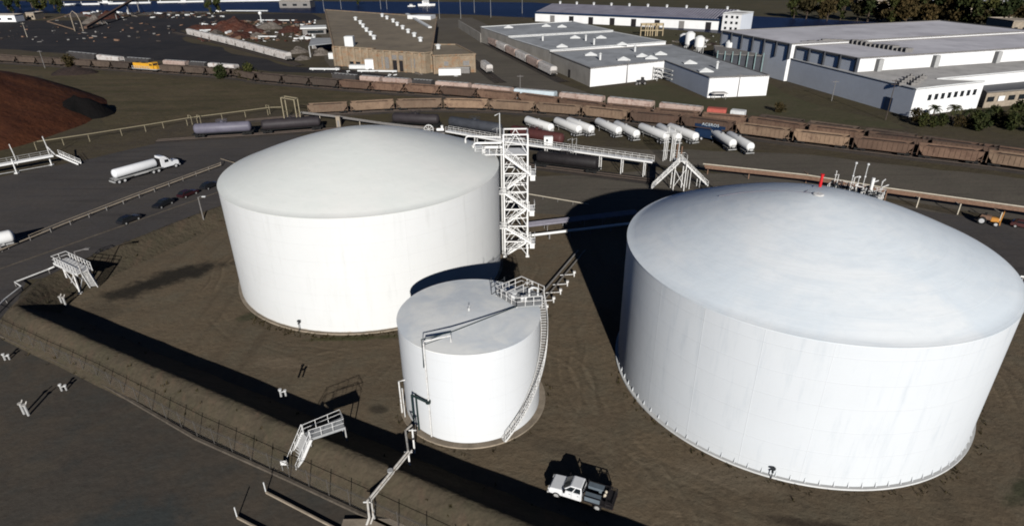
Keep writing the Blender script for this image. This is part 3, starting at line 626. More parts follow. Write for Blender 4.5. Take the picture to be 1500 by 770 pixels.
# graffiti on the tagged hopper
g9 = rowN[8]; fc = bpy.data.curves.new('graffiti', 'FONT'); fc.body = 'ACEROS'; fc.size = 1.15; fc.extrude = .015; fc.align_x = 'CENTER'; fc.space_character = 1.1
_tmp = bpy.data.objects.new('lettering_curve', fc); COL.objects.link(_tmp); bpy.context.view_layer.update()
gme = bpy.data.meshes.new_from_object(_tmp.evaluated_get(bpy.context.evaluated_depsgraph_get())); bpy.data.objects.remove(_tmp)
go = bpy.data.objects.new('graffiti_lettering', gme); COL.objects.link(go); gme.materials.clear(); gme.materials.append(D['cov_ice']); go.parent = g9; go.location = (1.2, -1.66, 1.75); go.rotation_euler = (R_(90), 0, 0)
m = MB(); m.box(-3.0, 5.2, -1.62, -1.6, 1.2, 2.1); m.build('graffiti_panel', 'blue', g9)
# yellow locomotive
p, a, L = between(t2, 196, 236); t = thing('locomotive', 'yellow diesel locomotive with dark trucks among the dark hoppers', 'locomotive', (p.x, p.y, ZR), a)
m = MB(); m.box(-7.6, 7.4, -1.5, 1.5, 1.05, 1.35); m.build('underframe', 'galv', t)
m = MB(); m.box(-7.0, 3.4, -.95, .95, 1.35, 3.6); m.box(5.6, 7.2, -1.0, 1.0, 1.35, 2.7); m.build('hood', 'loco', t, bevel=.08)
cb = MB(); cb.box(3.4, 5.6, -1.5, 1.5, 1.35, 4.1); cb = cb.build('cab', 'loco', t, bevel=.08)
m = MB()
for y in (-1.52, 1.52): m.box(3.7, 4.4, y - .02, y + .02, 2.8, 3.6); m.box(4.6, 5.3, y - .02, y + .02, 2.8, 3.6)
m.box(5.6, 5.62, -1.2, 1.2, 2.9, 3.7); m.build('window', 'glass', cb)
m = MB(); m.box(-6, -4.6, -.6, .6, 3.6, 3.8); m.box(-2, -.4, -.6, .6, 3.6, 3.85); m.build('roof_fan', 'blackpaint', t)
m = MB()
for y in (-1.42, 1.42): rail(m, [(-7.4, y, 1.35), (3.3, y, 1.35)], 1.0, 1.6, .03)
m.build('handrail', 'palebox', t)
for x in (-5.2, 5.0): bogie(t, x)
# white hopper strings away from the main line
tW = polyline(PX((255, 48), (275, 52.5), (340, 68.5), (400, 85), (424, 91.5), (440, 97)))
track(tW, .3); Lw = s_at_px(tW, 424, 1) - s_at_px(tW, 277, 1); s0 = s_at_px(tW, 277, 1); nW = 11
for i in range(nW):
    p, a = at_s(tW, s0 + Lw * (i + .5) / nW); o = dup(C_W, (p.x, p.y, ZR), a, 'chalky white covered hopper, %s from the far end of the string beside the scrap yard' % ORD[i], 'white hopper string by the scrap yard'); o.scale = ((Lw / nW - .7) / 14, 1, 1)
tV = polyline(PX((700, 56), (720, 67.5), (770, 93), (811, 114), (826, 121))); track(tV, .3); s0 = s_at_px(tV, 718, 1); Lw = s_at_px(tV, 812, 1) - s0; nW = 6
for i in range(nW):
    p, a = at_s(tV, s0 + Lw * (i + .5) / nW); o = dup(C_W if i % 2 else C_P, (p.x, p.y, ZR), a, 'pale covered hopper, %s from the far end along the grey corrugated warehouse' % ORD[i], 'hopper string along the warehouse'); o.scale = ((Lw / nW - .9) / 14, 1, 1)
tU = polyline(PX((690, 88), (700, 96), (722, 114), (734, 122))); track(tU, .3); p, a, L = between(tU, 701, 727)
dup(C_W, (p.x, p.y, ZR), a, 'single white covered hopper standing beside the brick mill annex', None, .95)
for o in proto:
    for c in list(o.children): bpy.data.objects.remove(c)
    bpy.data.objects.remove(o)
# rail tank cars on the spur behind the round tanks
for mt, pa, pb, lab in (('lavender', 281, 374, 'long lavender grey rail tank car left of the big round tank'), ('plum', 380, 474, 'dark plum rail tank car directly behind the lavender one'),
        ('plum', 572, 646, 'dark plum rail tank car beyond the round tank roof'), ('slate', 655, 738, 'slate grey rail tank car behind the white walkway'), ('maroon', 746, 828, 'maroon rail tank car behind the white cabinet on the walkway')):
    p, a, L = between(tS, pa, pb, 1.5); t = make_tankcar(mt, min(19, L - .8)); t.location = (p.x, p.y, .36); t.rotation_euler = (0, 0, a); tag(t, lab, 'tank car', 'rail tank cars on the spur')
p, a, L = between(tF, 783, 879, 1.5); t = make_tankcar('blackpaint', L - .5); t.location = (p.x, p.y, .3); t.rotation_euler = (0, 0, a); tag(t, 'black rail tank car in front of the white walkway', 'tank car', 'rail tank cars on the spur')

# ------------------------------------------------------------------ the three round tanks
TA = (-23.476, 94.678, 21.497, 17.502, 5.9); TB = (34.466, 65.079, 20.651, 16.835, 6.4); TC = (-4.864, 59.038, 7.975, 11.813, .35)
def capz(R, H, d, r): return H + d * (1 - (min(r, R) / R) ** 1.5)
def tank(spec, label, sh, rf, N=160):
    cx, cy, R, H, d = spec
    t = thing('storage_tank', label, 'storage tank', (cx, cy, 0))
    m = MB(); m.lathe([(R, -.3), (R, H * .25), (R, H * .5), (R, H * .75), (R, H - .06)], N, cap=False); m.build('shell', sh, t, smooth=True)
    m = MB(); pr = [(R + .03, H - .12), (R + .05, H)] + [(r, capz(R, H, d, r)) for r in [R * (1 - k / 22) for k in range(0, 22)]] + [(.02, H + d)]
    m.lathe(pr, N, cap=False); m.build('roof', rf, t, smooth=True)
    return t
tA = tank(TA, 'large white dome roofed tank beside the stair tower, on the left', 'shellA', 'domeA')
tB = tank(TB, 'largest blue white dome roofed tank with a red post on its roof', 'shellB', 'domeB')
tC = tank(TC, 'small flat topped white tank with spiral stair, between two big tanks', 'shellC', 'roofC', 96)
for t_, s_, w_, hh, mt in ((tA, TA, .45, .22, 'concrete'), (tB, TB, .35, .22, 'palebox'), (tC, TC, .75, .2, 'concrete')):
    m = MB(); m.lathe([(s_[2] + .02, -.2), (s_[2] + w_, -.2), (s_[2] + w_, hh), (s_[2] + .004, hh)], 128, cap=False); m.build('foundation_ring', mt, t_, smooth=True)
# big tank on the right: anchor chairs round the foot, roof hub, red post, nozzles
R = TB[2]; ach = MB(); ach.prof_x([(R - .02, .2), (R + .15, .2), (R + .03, .75), (R - .02, .75)], -.05, .05); ach.box(R - .01, R + .18, -.1, .1, .18, .23)
a0 = ach.build('anchor_chair', 'shellB', tB); NA = 96
for i in range(NA):
    a = 2 * math.pi * i / NA
    if i == 0: continue
    c = a0.copy(); COL.objects.link(c); c.parent = tB; c.rotation_euler = (0, 0, a)
z0 = TB[3] + TB[4]
m = MB(); m.lathe([(.6, z0 - .15), (.6, z0 + .06), (.5, z0 + .1), (.001, z0 + .1)], 20); m.build('roof_hub', 'white', tB)
def onB(px, py, r=None):
    q = None
    for k in range(400):
        z = TB[3] + TB[4] - k * .02; p = G(px, py, z); rr = math.hypot(p.x - TB[0], p.y - TB[1])
        if rr < TB[2] and capz(TB[2], TB[3], TB[4], rr) >= z: q = p; break
    return Vector((q.x - TB[0], q.y - TB[1], q.z)) if q else None
q = Vector((2.4, 4.6, capz(TB[2], TB[3], TB[4], 5.2))); m = MB(); m.tube([q, q + Vector((0, 0, 1.55))], .17, 12); m.lathe([(.22, 0), (.22, .1)], 12, q + Vector((0, 0, 1.5))); m.build('roof_post', 'red', tB)
m = MB()
for pts in ([(-9, 6), (-6.5, 5), (-4, 3.5), (-.6, .5)], [(-1, 1), (2, 5)],):
    P = [Vector((x, y, capz(TB[2], TB[3], TB[4], math.hypot(x, y)) + .06)) for x, y in pts]; m.tube(P, .05, 6)
m.build('roof_conduit', 'lilac', tB)
# nozzle and vent platform on the far rim
ang = math.atan2(.76, .65); cs, sn = math.cos(ang), math.sin(ang)
def rimB(rad, tang, z): return Vector((cs * rad - sn * tang, sn * rad + cs * tang, z))
m = MB(); dk = [rimB(R - .4, -3.2, 16.7), rimB(R + 2.6, -3.2, 16.7), rimB(R + 2.6, 3.6, 16.7), rimB(R - .4, 3.6, 16.7)]
m.add(dk + [v + Vector((0, 0, .1)) for v in dk], [(3, 2, 1, 0), (4, 5, 6, 7), (0, 1, 5, 4), (1, 2, 6, 5), (2, 3, 7, 6), (3, 0, 4, 7)])
rail(m, [d + Vector((0, 0, .1)) for d in dk], 1.1, 1.1, .035)
for tt in (-3, 3.4): m.beam(rimB(R + .02, tt, 13.6), rimB(R + 2.5, tt, 16.6), .14); m.beam(rimB(R + 2.5, tt, 16.6), rimB(R + .02, tt, 16.6), .14)
m.build('rim_platform', 'white', tB)
m = MB(); b = rimB(R + .9, -1.6, 16.8); m.tube([b, b + Vector((0, 0, 2.9))], .22, 12); m.build('vent_stack', 'cleanwhite', tB)
m = MB()
for tt, rr, hh in ((.9, .6, 4.6), (-.4, 1.7, 4.4), (.2, 1.2, 2.6)):
    b = rimB(R + rr, tt, 16.8); m.tube([b, b + Vector((0, 0, hh))], .05, 6); m.lathe([(.02, -.16), (.17, -.08), (.17, .08), (.02, .16)], 10, b + Vector((0, 0, hh)))
    m.lathe([(.12, -.1), (.12, .1)], 8, b + Vector((0, 0, hh * .6)))
m.build('relief_vent', 'palebox', tB, smooth=True)
m = MB()
for k in range(16):
    b = rimB(R + random.uniform(-.3, 2.4), random.uniform(-3, 3.5), 16.8); m.tube([b, b + Vector((0, 0, random.uniform(.5, 1.5))), b + Vector((random.uniform(-.8, .8), random.uniform(-.8, .8), 1.2))], random.uniform(.06, .13), 7)
    m.lathe([(.2, -.1), (.2, .1)], 10, b + Vector((0, 0, .5)))
m.build('valve_cluster', 'darksteel', tB)
m = MB()
for k in range(16):
    b = rimB(R + random.uniform(-.2, 2.5), random.uniform(-3, 3.5), 16.8); h_ = random.uniform(.8, 2.6); m.tube([b, b + Vector((0, 0, h_)), b + Vector((random.uniform(-1.2, 1.2), random.uniform(-.8, .8), h_ + .1))], random.uniform(.04, .1), 6)
m.build('vent_piping', 'white', tB)
def shell_point(spec, px, py):
    d = CX * ((px - 750) / FPX) - CU * ((py - 385) / FPX) + _f; cx, cy, R = spec[:3]
    a = d.x ** 2 + d.y ** 2; b = -2 * (d.x * cx + d.y * cy); c = cx * cx + cy * cy - R * R; tt = (-b - math.sqrt(max(0, b * b - 4 * a * c))) / (2 * a)
    return Vector((d.x * tt - cx, d.y * tt - cy, HC + d.z * tt))
# small valve at the foot of the two big tanks
for t_, s_, px, py in ((tB, TB, 1132, 686), (tA, TA, 440, 471)):
    q = shell_point(s_, px, py); n = Vector((q.x, q.y, 0)).normalized(); m = MB()
    m.tube([q - n * .1, q + n * .55], .11, 8); m.lathe([(.26, 0), (.26, .12)], 12, q + n * .3 + Vector((0, 0, .25))); m.tube([q + n * .45, q + n * .5 + Vector((0, 0, -q.z + .1))], .05, 6); m.build('drain_valve', 'darksteel', t_)
# left tank: roof nozzle pipes towards the tower
m = MB()
for (x0, y0), (x1, y1), zz, rr in (((-7.6, 101.5), (-1.5, 100.6), 20.3, .13), ((-6.2, 99.4), (-1.5, 99.4), 19.7, .2), ((-4.4, 98.3), (-1.4, 98.2), 19.3, .26)):
    r0 = math.hypot(x0 - TA[0], y0 - TA[1]); zb = capz(TA[2], TA[3], TA[4], min(r0, TA[2] - .1)) - .1
    P = [(x0, y0, zb), (x0, y0, zz - .5), (x0 + .15, y0, zz - .15), (x0 + .5, y0, zz), (x1, y1, zz)]
    m.tube([Vector(p) - Vector((TA[0], TA[1], 0)) for p in P], rr, 10); m.lathe([(rr * 1.7, 0), (rr * 1.7, .12)], 12, Vector((x0 - TA[0], y0 - TA[1], zb + .35)))
m.build('roof_nozzle_pipe', 'cleanwhite', tA, smooth=True)
m = MB(); rm = [Vector((TA[2] * .985 * math.cos(a), TA[2] * .985 * math.sin(a), TA[3] + .25)) for a in [R_(8 + 3 * k) for k in range(7)]]
rail(m, rm, 1.05, 1.2, .03); m.build('rim_guardrail', 'white', tA)

# small tank: spiral stair
Rc, Hc_ = TC[2], TC[3]; m = MB(); NS = 54; a0_, a1_ = R_(-63.5), R_(15); inn, ou = [], []
for i in range(NS + 1):
    a = a0_ + (a1_ - a0_) * i / NS; z = .25 + (Hc_ + .15 - .25) * i / NS
    inn.append(Vector(((Rc + .12) * math.cos(a), (Rc + .12) * math.sin(a), z))); ou.append(Vector(((Rc + .85) * math.cos(a), (Rc + .85) * math.sin(a), z)))
for a, b in zip(inn, inn[1:]): m.beam(a, b, .05, .2)
st = m.build('spiral_stair', 'white', tC); m = MB()
for a, b in zip(ou, ou[1:]): m.beam(a, b, .05, .22)
m.build('stringer', 'white', st)
m = MB()
for i in range(NS):
    d = (inn[min(i + 1, NS)] - inn[i]); d = Vector((d.x, d.y, 0)).normalized() * .13; m.add([inn[i] - d, ou[i] - d, ou[i] + d, inn[i] + d], [(0, 1, 2, 3)]); m.beam(inn[i] + d, ou[i] + d, .03, .06)
m.build('tread', 'white', st)
m = MB(); up = Vector((0, 0, 1.0))
for k, (a, b) in enumerate(zip(ou, ou[1:])):
    m.beam(a + up, b + up, .05); m.beam(a + up * .5, b + up * .5, .04)
    if k % 3 == 0: m.beam(a, a + up, .045)
m.build('handrail', 'white', st)
# roof platform
zp = Hc_ + .3; cxy = Vector((TC[0], TC[1], 0))
P = [G(727, 432, zp) - cxy, G(757, 449, zp) - cxy, G(794, 446, zp) - cxy, G(797, 432, zp) - cxy, G(764, 417, zp) - cxy]
m = MB(); m.prism([(p.x, p.y) for p in P], zp - .12, zp); m.build('roof_platform', 'grating', tC)
m = MB(); Pz = [Z(p, zp) for p in P]; rail(m, [Pz[3], Pz[4], Pz[0], Pz[1], Pz[2]], 1.15, 1.0, .035); rail(m, [Pz[1].lerp(Pz[0], .5), Pz[4].lerp(Pz[3], .45)], 1.15, 1.2, .03)
for p in Pz: m.beam(p, p - Vector((0, 0, .4)), .08)
m.build('platform_guardrail', 'white', tC)
m = MB(); c = sum(Pz, Vector()) / 5
m.lathe([(.45, 0), (.45, .7), (.55, .75), (.55, .85), (.001, .9)], 16, c + Vector((-1.3, -.2, 0))); m.tube([c + Vector((.6, .3, 0)), c + Vector((.6, .3, .9)), c + Vector((1.0, .3, 1.1)), c + Vector((1.6, .1, 1.1)), c + Vector((1.6, .1, .2))], .13, 8); m.box(c.x - .4, c.x + .3, c.y - .9, c.y - .3, zp, zp + .5)
m.build('roof_hatch', 'palebox', tC)
m = MB(); q = Z(G(720, 430, Hc_ + .3) - cxy, Hc_ + .15); q2 = Z(G(739, 416, Hc_ + .3) - cxy, Hc_ + .1)
m.tube([q, q + Vector((0, 0, 2.3))], .035, 6); m.tube([q, q2], .07, 6); m.tube([q2, q2 + Vector((0, 0, 1.2))], .07, 6); m.tube([q + Vector((0, 0, 1.0)), q2 + Vector((0, 0, 1.0))], .04, 6); m.tube([q + Vector((1.0, -.6, 0)), q + Vector((1.0, -.6, 1.2))], .08, 6); m.build('gauge_post', 'darksteel', tC)
m = MB(); m.lathe([(.12, 0), (.12, .3), (.001, .4)], 10, (0, 0, Hc_ + .32)); m.tube([(0, 0, Hc_ + .3), (.05, .05, Hc_ + 1.0)], .04, 6); m.build('centre_vent', 'palebox', tC)
# conduit over the roof, riser down the front
r0 = shell_point(TC, 634, 640); n0 = Vector((r0.x, r0.y, 0)).normalized(); rp = n0 * (Rc + .18)
g2 = Z(G(660, 490, Hc_ + 1.0) - cxy, Hc_ + 1.0)
m = MB(); m.tube([Z(rp, .3), Z(rp, Hc_ + .75), Z(rp - n0 * .15, Hc_ + .95), g2 - Vector((0, 0, .1)), g2 - Vector((0, 0, 1.0))], .09, 8)
for z in (3, 6, 9): m.beam(Z(rp, z), Z(n0 * Rc, z), .06)
m.build('riser_pipe', 'white', tC)
m = MB(); m.tube([Z(rp + Vector((-.18, 0, 0)), 9.6), Z(rp + Vector((-.18, 0, 0)), Hc_ + 1.25), g2 + Vector((0, .1, .25)), Z(P[1], zp + .05)], .06, 6); m.tube([Z(rp, Hc_ + .6), Z(g2, Hc_ + .95)], .04, 6); m.build('roof_conduit', 'darkgreen', tC)
q = shell_point(TC, 630, 586); n1 = Vector((q.x, q.y, 0)).normalized(); q1 = Z(G(604, 591, 4.0) - cxy, q.z); q1b = Z(G(610, 590, 4.0) - cxy, q.z)
m = MB(); m.tube([q - n1 * .1, q + n1 * .4, q1], .13, 8); m.tube([q1, Z(q1, 1.6)], .1, 8); m.tube([q1b, Z(q1b, .2)], .1, 8); m.lathe([(.28, -.1), (.28, .1)], 12, q + n1 * .35); m.build('fill_pipe', 'darkgreen', tC)
e0 = shell_point(TC, 593, 556); n2 = Vector((e0.x, e0.y, 0)).normalized(); m = MB(); pe = e0 + n2 * .7
m.tube([e0, pe, Z(pe, .8)], .09, 8); m.tube([Z(pe + Vector((.35, -.3, 0)), 4.5), Z(pe + Vector((.35, -.3, 0)), .4)], .06, 6); m.build('side_pipe', 'white', tC)

# ------------------------------------------------------------------ stair tower beside the left tank
ts = thing('stair_tower', 'tall white lattice stair tower standing against the left round tank', 'stair tower', (-1.2, 97.0, 0))
x0, x1, y0, y1, HT = -1.2, 2.72, 97.05, 100.6, 21.7
for (x, y) in ((x0, y0), (x1, y0), (x1, y1), (x0, y1)):
    m = MB(); m.beam((x, y, 0), (x, y, HT), .24); m.box(x - .3, x + .3, y - .3, y + .3, 0, .28); m.build('leg', 'cleanwhite', ts, world=True)
lev = [0.3, 2.9, 5.8, 8.9, 12.0, 15.2, 18.4, HT]
m = MB()
for i, z in enumerate(lev[1:]):
    for a, b in (((x0, y0), (x1, y0)), ((x1, y0), (x1, y1)), ((x1, y1), (x0, y1)), ((x0, y1), (x0, y0))): m.beam((*a, z), (*b, z), .14, .2)
    zl = lev[i]
    for a, b in (((x0, y0), (x1, y0)), ((x1, y0), (x1, y1)), ((x1, y1), (x0, y1)), ((x0, y1), (x0, y0))):
        mid = ((a[0] + b[0]) / 2, (a[1] + b[1]) / 2, z); m.beam((*a, zl), mid, .09); m.beam((*b, zl), mid, .09); m.beam((a[0], a[1], (z + zl) / 2), (b[0], b[1], (z + zl) / 2), .08)
m.build('brace', 'cleanwhite', ts, world=True)
fl = [(x0 + .2, 18.4, x1 + .5, 15.2), (x1 + .5, 15.2, x0 + .1, 12.0), (x0 + .1, 12.0, x1 + .3, 8.9), (x1 + .3, 8.9, x0 + .1, 5.8), (x0 + .1, 5.8, x1 + .6, 2.9), (x1 + .6, 2.9, x0 + .4, .1)]
for k, (xa, za, xb, zb) in enumerate(fl):
    yy = y0 - .28 if k % 2 == 0 else y0 + 1.2
    m = MB(); flight(m, (xa, yy, za), (xb, yy, zb), (0, .42, 0), 13, .1, .3)
    for s in ((-1, 1) if k in (0, 5) else (-1,)):
        u = Vector((0, s * .42, 1.05)); m.beam(Vector((xa, yy, za)) + u, Vector((xb, yy, zb)) + u, .06); m.beam(Vector((xa, yy, za)) + u * .5 + Vector((0, s * .21, 0)), Vector((xb, yy, zb)) + u * .5 + Vector((0, s * .21, 0)), .05)
        for j in range(5): q = Vector((xa, yy, za)).lerp(Vector((xb, yy, zb)), j / 4) + Vector((0, s * .42, 0)); m.beam(q, q + Vector((0, 0, 1.05)), .05)
    m.build('stair_flight', 'cleanwhite', ts, world=True)
for (xa, xb, z) in ((x1 - .1, x1 + 1.3, 15.15), (x0 - 1.0, x0 + .5, 12.0), (x1 - .1, x1 + 1.2, 8.9), (x0 - 1.0, x0 + .5, 5.8), (x1, x1 + 1.3, 2.85)):
    m = MB(); m.box(xa, xb, y0 - .8, y0 + 1.8, z - .12, z); rail(m, [(xa, y0 - .8, z), (xb, y0 - .8, z), (xb, y0 + 1.8, z)], 1.07, 1.0, .03); m.box(xb - .9, xb - .1, y0 - .6, y0 + 1.2, z - 1.0, z - .13) if xb > 2 else None; m.build('landing', 'cleanwhite', ts, world=True)
m = MB(); m.box(x0 - 4.6, x0 + .4, y0 + .2, y0 + 1.3, 18.25, 18.42); m.box(x0, x1, y0, y1, 18.42, 18.5)
rail(m, [(x0 - 4.6, y0 + .2, 18.42), (x0, y0 + .2, 18.42)], 1.07, 1.2, .035); rail(m, [(x0 - 4.6, y0 + 1.3, 18.42), (x0, y0 + 1.3, 18.42)], 1.07, 1.2, .035); m.build('top_gangway', 'cleanwhite', ts, world=True)
for dx, mt, rr, zt in ((-.28, 'white', .13, 19.3), (-.62, 'darksteel', .1, 19.6), (.25, 'darksteel', .08, 20.2)):
    m = MB(); m.tube([(x0 + dx - .1, y0 + 1.2 + dx, 0), (x0 + dx - .1, y0 + 1.2 + dx, zt)], rr, 8); m.build('riser_pipe', mt, ts, world=True)
m = MB(); m.tube([(x0 - .6, y1, 15), (x0 - .6, y1, 24.3), (x0 - 1.4, y1, 23.9)], .07, 6); m.build('lamp_arm', 'palebox', ts, world=True)

# ------------------------------------------------------------------ pipes, walkways and platforms
# pipe rack between tower and right tank
a, b = G(772, 329, 1.6), G(925, 311, 1.6); b = a + (b - a) * 1.05
t = thing('pipe_rack', 'grey lilac pipe bundle on low supports between the tower and right tank', 'pipe rack', Z(a, 0))
dd = (b - a).normalized(); nn = Vector((-dd.y, dd.x, 0)); m = MB()
for k, off in enumerate((-.75, -.25, .25, .75)): m.tube([a + nn * off, b + nn * off], .2, 10)
m.build('pipe', 'lilac', t, world=True, smooth=True); m = MB()
for k in range(7):
    q = a.lerp(b, k / 6)
    for s in (-.9, .9): m.beam(Z(q + nn * s, 0), q + nn * s - Vector((0, 0, .2)), .14)
    m.beam(q - nn * 1.1 - Vector((0, 0, .28)), q + nn * 1.1 - Vector((0, 0, .28)), .16)
m.build('support', 'dimsteel', t, world=True)
a, b = G(774, 345, 1.2), G(924, 327, 1.2)
t = thing('pipeline', 'single thick white pipe running from the tower into the shadow', 'pipe', Z(a, 0)); m = MB(); m.tube([a, b], .24, 12); m.build('pipe', 'cleanwhite', t, smooth=True, world=True); m = MB()
for k in range(6): q = a.lerp(b, k / 5); m.beam(Z(q, 0), q - Vector((0, 0, .2)), .25)
m.lathe([(.36, -.1), (.36, .1)], 14, a.lerp(b, .36), (b - a).normalized().to_track_quat('Z', 'Y').to_matrix().to_4x4()); m.build('support', 'dimsteel', t, world=True)
a, b = G(774, 284, .7), G(862, 299, .7)
t = thing('pipeline', 'thin cream pipe on short stakes behind the stair tower', 'pipe', Z(a, 0)); m = MB(); m.tube([a, b], .1, 8); m.build('pipe', 'creampipe', t, world=True); m = MB()
for k in range(5): q = a.lerp(b, k / 4); m.beam(Z(q, 0), q, .08)
m.build('support', 'dimsteel', t, world=True)
a, b = G(796, 440, .5), G(857, 366, .5); t = thing('pipeline', 'low brown pipe on short posts between small tank and right tank', 'pipe', Z(a, 0))
m = MB(); m.tube([a, b], .1, 8); nn = Vector((.9, .1, 0)); m.tube([a - nn * 1.4, b - nn * 1.4], .14, 8); m.build('pipe', 'dimsteel', t, world=True); m = MB()
for px, py in ((811, 443), (821, 431), (831, 419), (841, 405), (801, 455)): q = G(px, py); m.beam(q, Z(q, .9), .14); m.box(q.x - .2, q.x + .2, q.y - .2, q.y + .2, .7, 1.0); m.beam(Z(q, .45), Z(q - nn * 2.6, .45), .09)
m.build('support', 'white', t, world=True)

# walkway bridge for the tank car rack
zw = 4.0; wA, wM, wB = G(655, 191, zw), G(740, 206, zw), G(957, 236, zw)
t = thing('loading_walkway', 'long white elevated loading walkway with guardrails behind the stair tower', 'walkway', Z(wM, 0))
pts = [wA, wM, wB]; m = MB()
for p, q in zip(pts, pts[1:]):
    m.beam(p, q, 1.5, .12); d = (q - p).normalized(); nr = Vector((-d.y, d.x, 0)) * .75
    for s in (-1, 1): m.beam(p + nr * s - Vector((0, 0, .12)), q + nr * s - Vector((0, 0, .12)), .1, .34)
m.build('deck', 'cleanwhite', t, world=True)
m = MB()
for p, q in zip(pts, pts[1:]):
    d = (q - p).normalized(); nr = Vector((-d.y, d.x, 0)) * .72
    for s in (-1, 1): rail(m, [p + nr * s, q + nr * s], 1.1, 1.8, .03)
m.build('guardrail', 'white', t, world=True)
for px, py in ((697, 198), (742, 206), (800, 214.5), (838, 220), (880, 225.5), (912, 230), (945, 234)):
    q = G(px, py, zw); m = MB(); d = (wB - wM).normalized(); nr = Vector((-d.y, d.x, 0))
    for s in (-.7, .7): m = MB(); m.beam(Z(q + nr * s, 0), q + nr * s, .16); m.build('leg', 'white', t, world=True)
    m = MB(); m.beam(q + nr * .7 - Vector((0, 0, 2)), q - nr * .7 - Vector((0, 0, .4)), .08); m.build('cross_brace', 'white', t, world=True)
for px, py, hh in ((731, 205, 3.2), (841, 220, 3.0)):
    q = G(px, py, zw); m = MB()
    for s in (-.5, .5): m.tube([q + Vector((s, 0, -3)), q + Vector((s, 0, hh)), q + Vector((s - 1.2, 0, hh - .5))], .07, 6)
    m.tube([q + Vector((-.5, .3, 0)), q + Vector((.5, .3, 1.8))], .06, 6); m.build('loading_arm', 'galv', t, world=True)
q = G(803, 213, zw); t = thing('control_cabinet', 'white control cabinet standing on the loading walkway', 'cabinet', q); m = MB(); m.box(-1.1, 1.1, -.6, .6, .1, 2.3); m.build('case', 'cleanwhite', t, bevel=.05); m = MB(); m.box(-.7, .1, -.63, -.6, .5, 2.0); m.build('door', 'palebox', t); m = MB(); m.box(-.6, -.1, -.66, -.63, 1.2, 1.7); m.build('window', 'glass', t)
# hose reel at the walkway's left end
q = G(628, 190, 3.2); t = thing('hose_reel', 'white round hose reel at the left end of the loading walkway', 'hose reel', Z(q, 0)); m = MB()
for s in (-.3, .3): m.tube([q + Vector((1.3 * math.cos(a), s, 1.3 * math.sin(a))) for a in [k * math.pi / 8 for k in range(17)]], .07, 6); [m.beam(q + Vector((0, s, 0)), q + Vector((1.3 * math.cos(k * math.pi / 4), s, 1.3 * math.sin(k * math.pi / 4))), .06) for k in range(8)]
m.build('reel', 'white', t, world=True); m = MB(); m.beam(Z(q, 0), q + Vector((0, -.5, 0)), .2); m.beam(Z(q, 0), q + Vector((0, .5, 0)), .2); m.build('stand', 'dimsteel', t, world=True)
q = G(645, 190, 3.0); t = thing('pump_skid', 'white pump and valves beside the hose reel', 'pump', Z(q, 0)); m = MB(); m.box(q.x - 1.2, q.x + 1.2, q.y - .5, q.y + .5, 0, 2.2); m.build('base', 'dimsteel', t, world=True); m = MB(); m.tube([q + Vector((-1, 0, 0)), q + Vector((1, 0, 0))], .4, 10); m.lathe([(.35, 0), (.35, .9)], 12, q + Vector((.5, 0, .3))); m.build('pump', 'cleanwhite', t, world=True)

# A-shaped stair platform next to the big shadow
zt = 6.9; top = G(997, 234, zt); t = thing('stair_platform', 'white A shaped stair platform with two flights at the shadow edge', 'stair', Z(top, 0))
la = G(958, 270, .6); ra = G(1035, 271, .2)
d = Vector((ra.x - top.x, ra.y - top.y, 0)).normalized(); sd_ = Vector((-d.y, d.x, 0)) * .55
m = MB(); flight(m, top, ra, sd_, 22, .14, .34); m.build('stair_flight', 'white', t, world=True)
m = MB()
for s in (-1, 1): rail(m, [top + sd_ * s, ra + sd_ * s], 1.0, 1.6, .035)
m.build('handrail', 'white', t, world=True)
d2 = Vector((la.x - top.x, la.y - top.y, 0)).normalized(); s2 = Vector((-d2.y, d2.x, 0)) * 1.2
m = MB(); flight(m, top + s2 * .2, la + s2 * .2, s2, 26, .18, .4); flight(m, top + s2 * 1.9, la + s2 * 1.9, s2 * .35, 26, .14, .3); m.build('stair_flight', 'white', t, world=True)
m = MB()
for s in (-1, 1, 1.55, 2.3): rail(m, [top + s2 * (s + .2), la + s2 * (s + .2)], 1.0, 1.8, .04)
m.build('handrail', 'white', t, world=True)
m = MB()
for k_ in range(5): o_ = s2 * (-.9 - k_ * .28) + Vector((0, 0, -.25)); m.tube([top + o_, la + o_, Z(la + o_, .1)], .13, 8)
m.build('pipe_bundle', 'galv', t, world=True)
m = MB(); m.box(top.x - 1.3, top.x + 1.3, top.y - 1, top.y + 1.4, zt - .15, zt); rail(m, [(top.x - 1.3, top.y + 1.4, zt), (top.x + 1.3, top.y + 1.4, zt), (top.x + 1.3, top.y - .4, zt)], 1.1, 1.2, .035); m.build('top_landing', 'white', t, world=True)
for dx, dy in ((-1.2, -.9), (1.2, -.9), (1.2, 1.3), (-1.2, 1.3)):
    m = MB(); m.beam((top.x + dx, top.y + dy, 0), (top.x + dx, top.y + dy, zt), .18); m.build('leg', 'white', t, world=True)
m = MB(); m.beam((top.x - 1.2, top.y - .9, 1), (top.x + 1.2, top.y - .9, 5), .1); m.beam((top.x + 1.2, top.y - .9, 1), (top.x - 1.2, top.y - .9, 5), .1)
for f_ in (.35, .7): q = top.lerp(ra, f_); m.beam(Z(q + sd_, 0), q + sd_, .12); m.beam(Z(q - sd_, 0), q - sd_, .12)
m.build('brace', 'white', t, world=True)
m = MB(); m.tube([(top.x - .6, top.y + 1.3, zt), (top.x - .6, top.y + 1.3, zt + 3.2)], .12, 8); m.tube([(top.x + .4, top.y + 1.3, zt), (top.x + .4, top.y + 1.3, zt + 2.6)], .14, 8); m.build('standpipe', 'rustpipe', t, world=True)
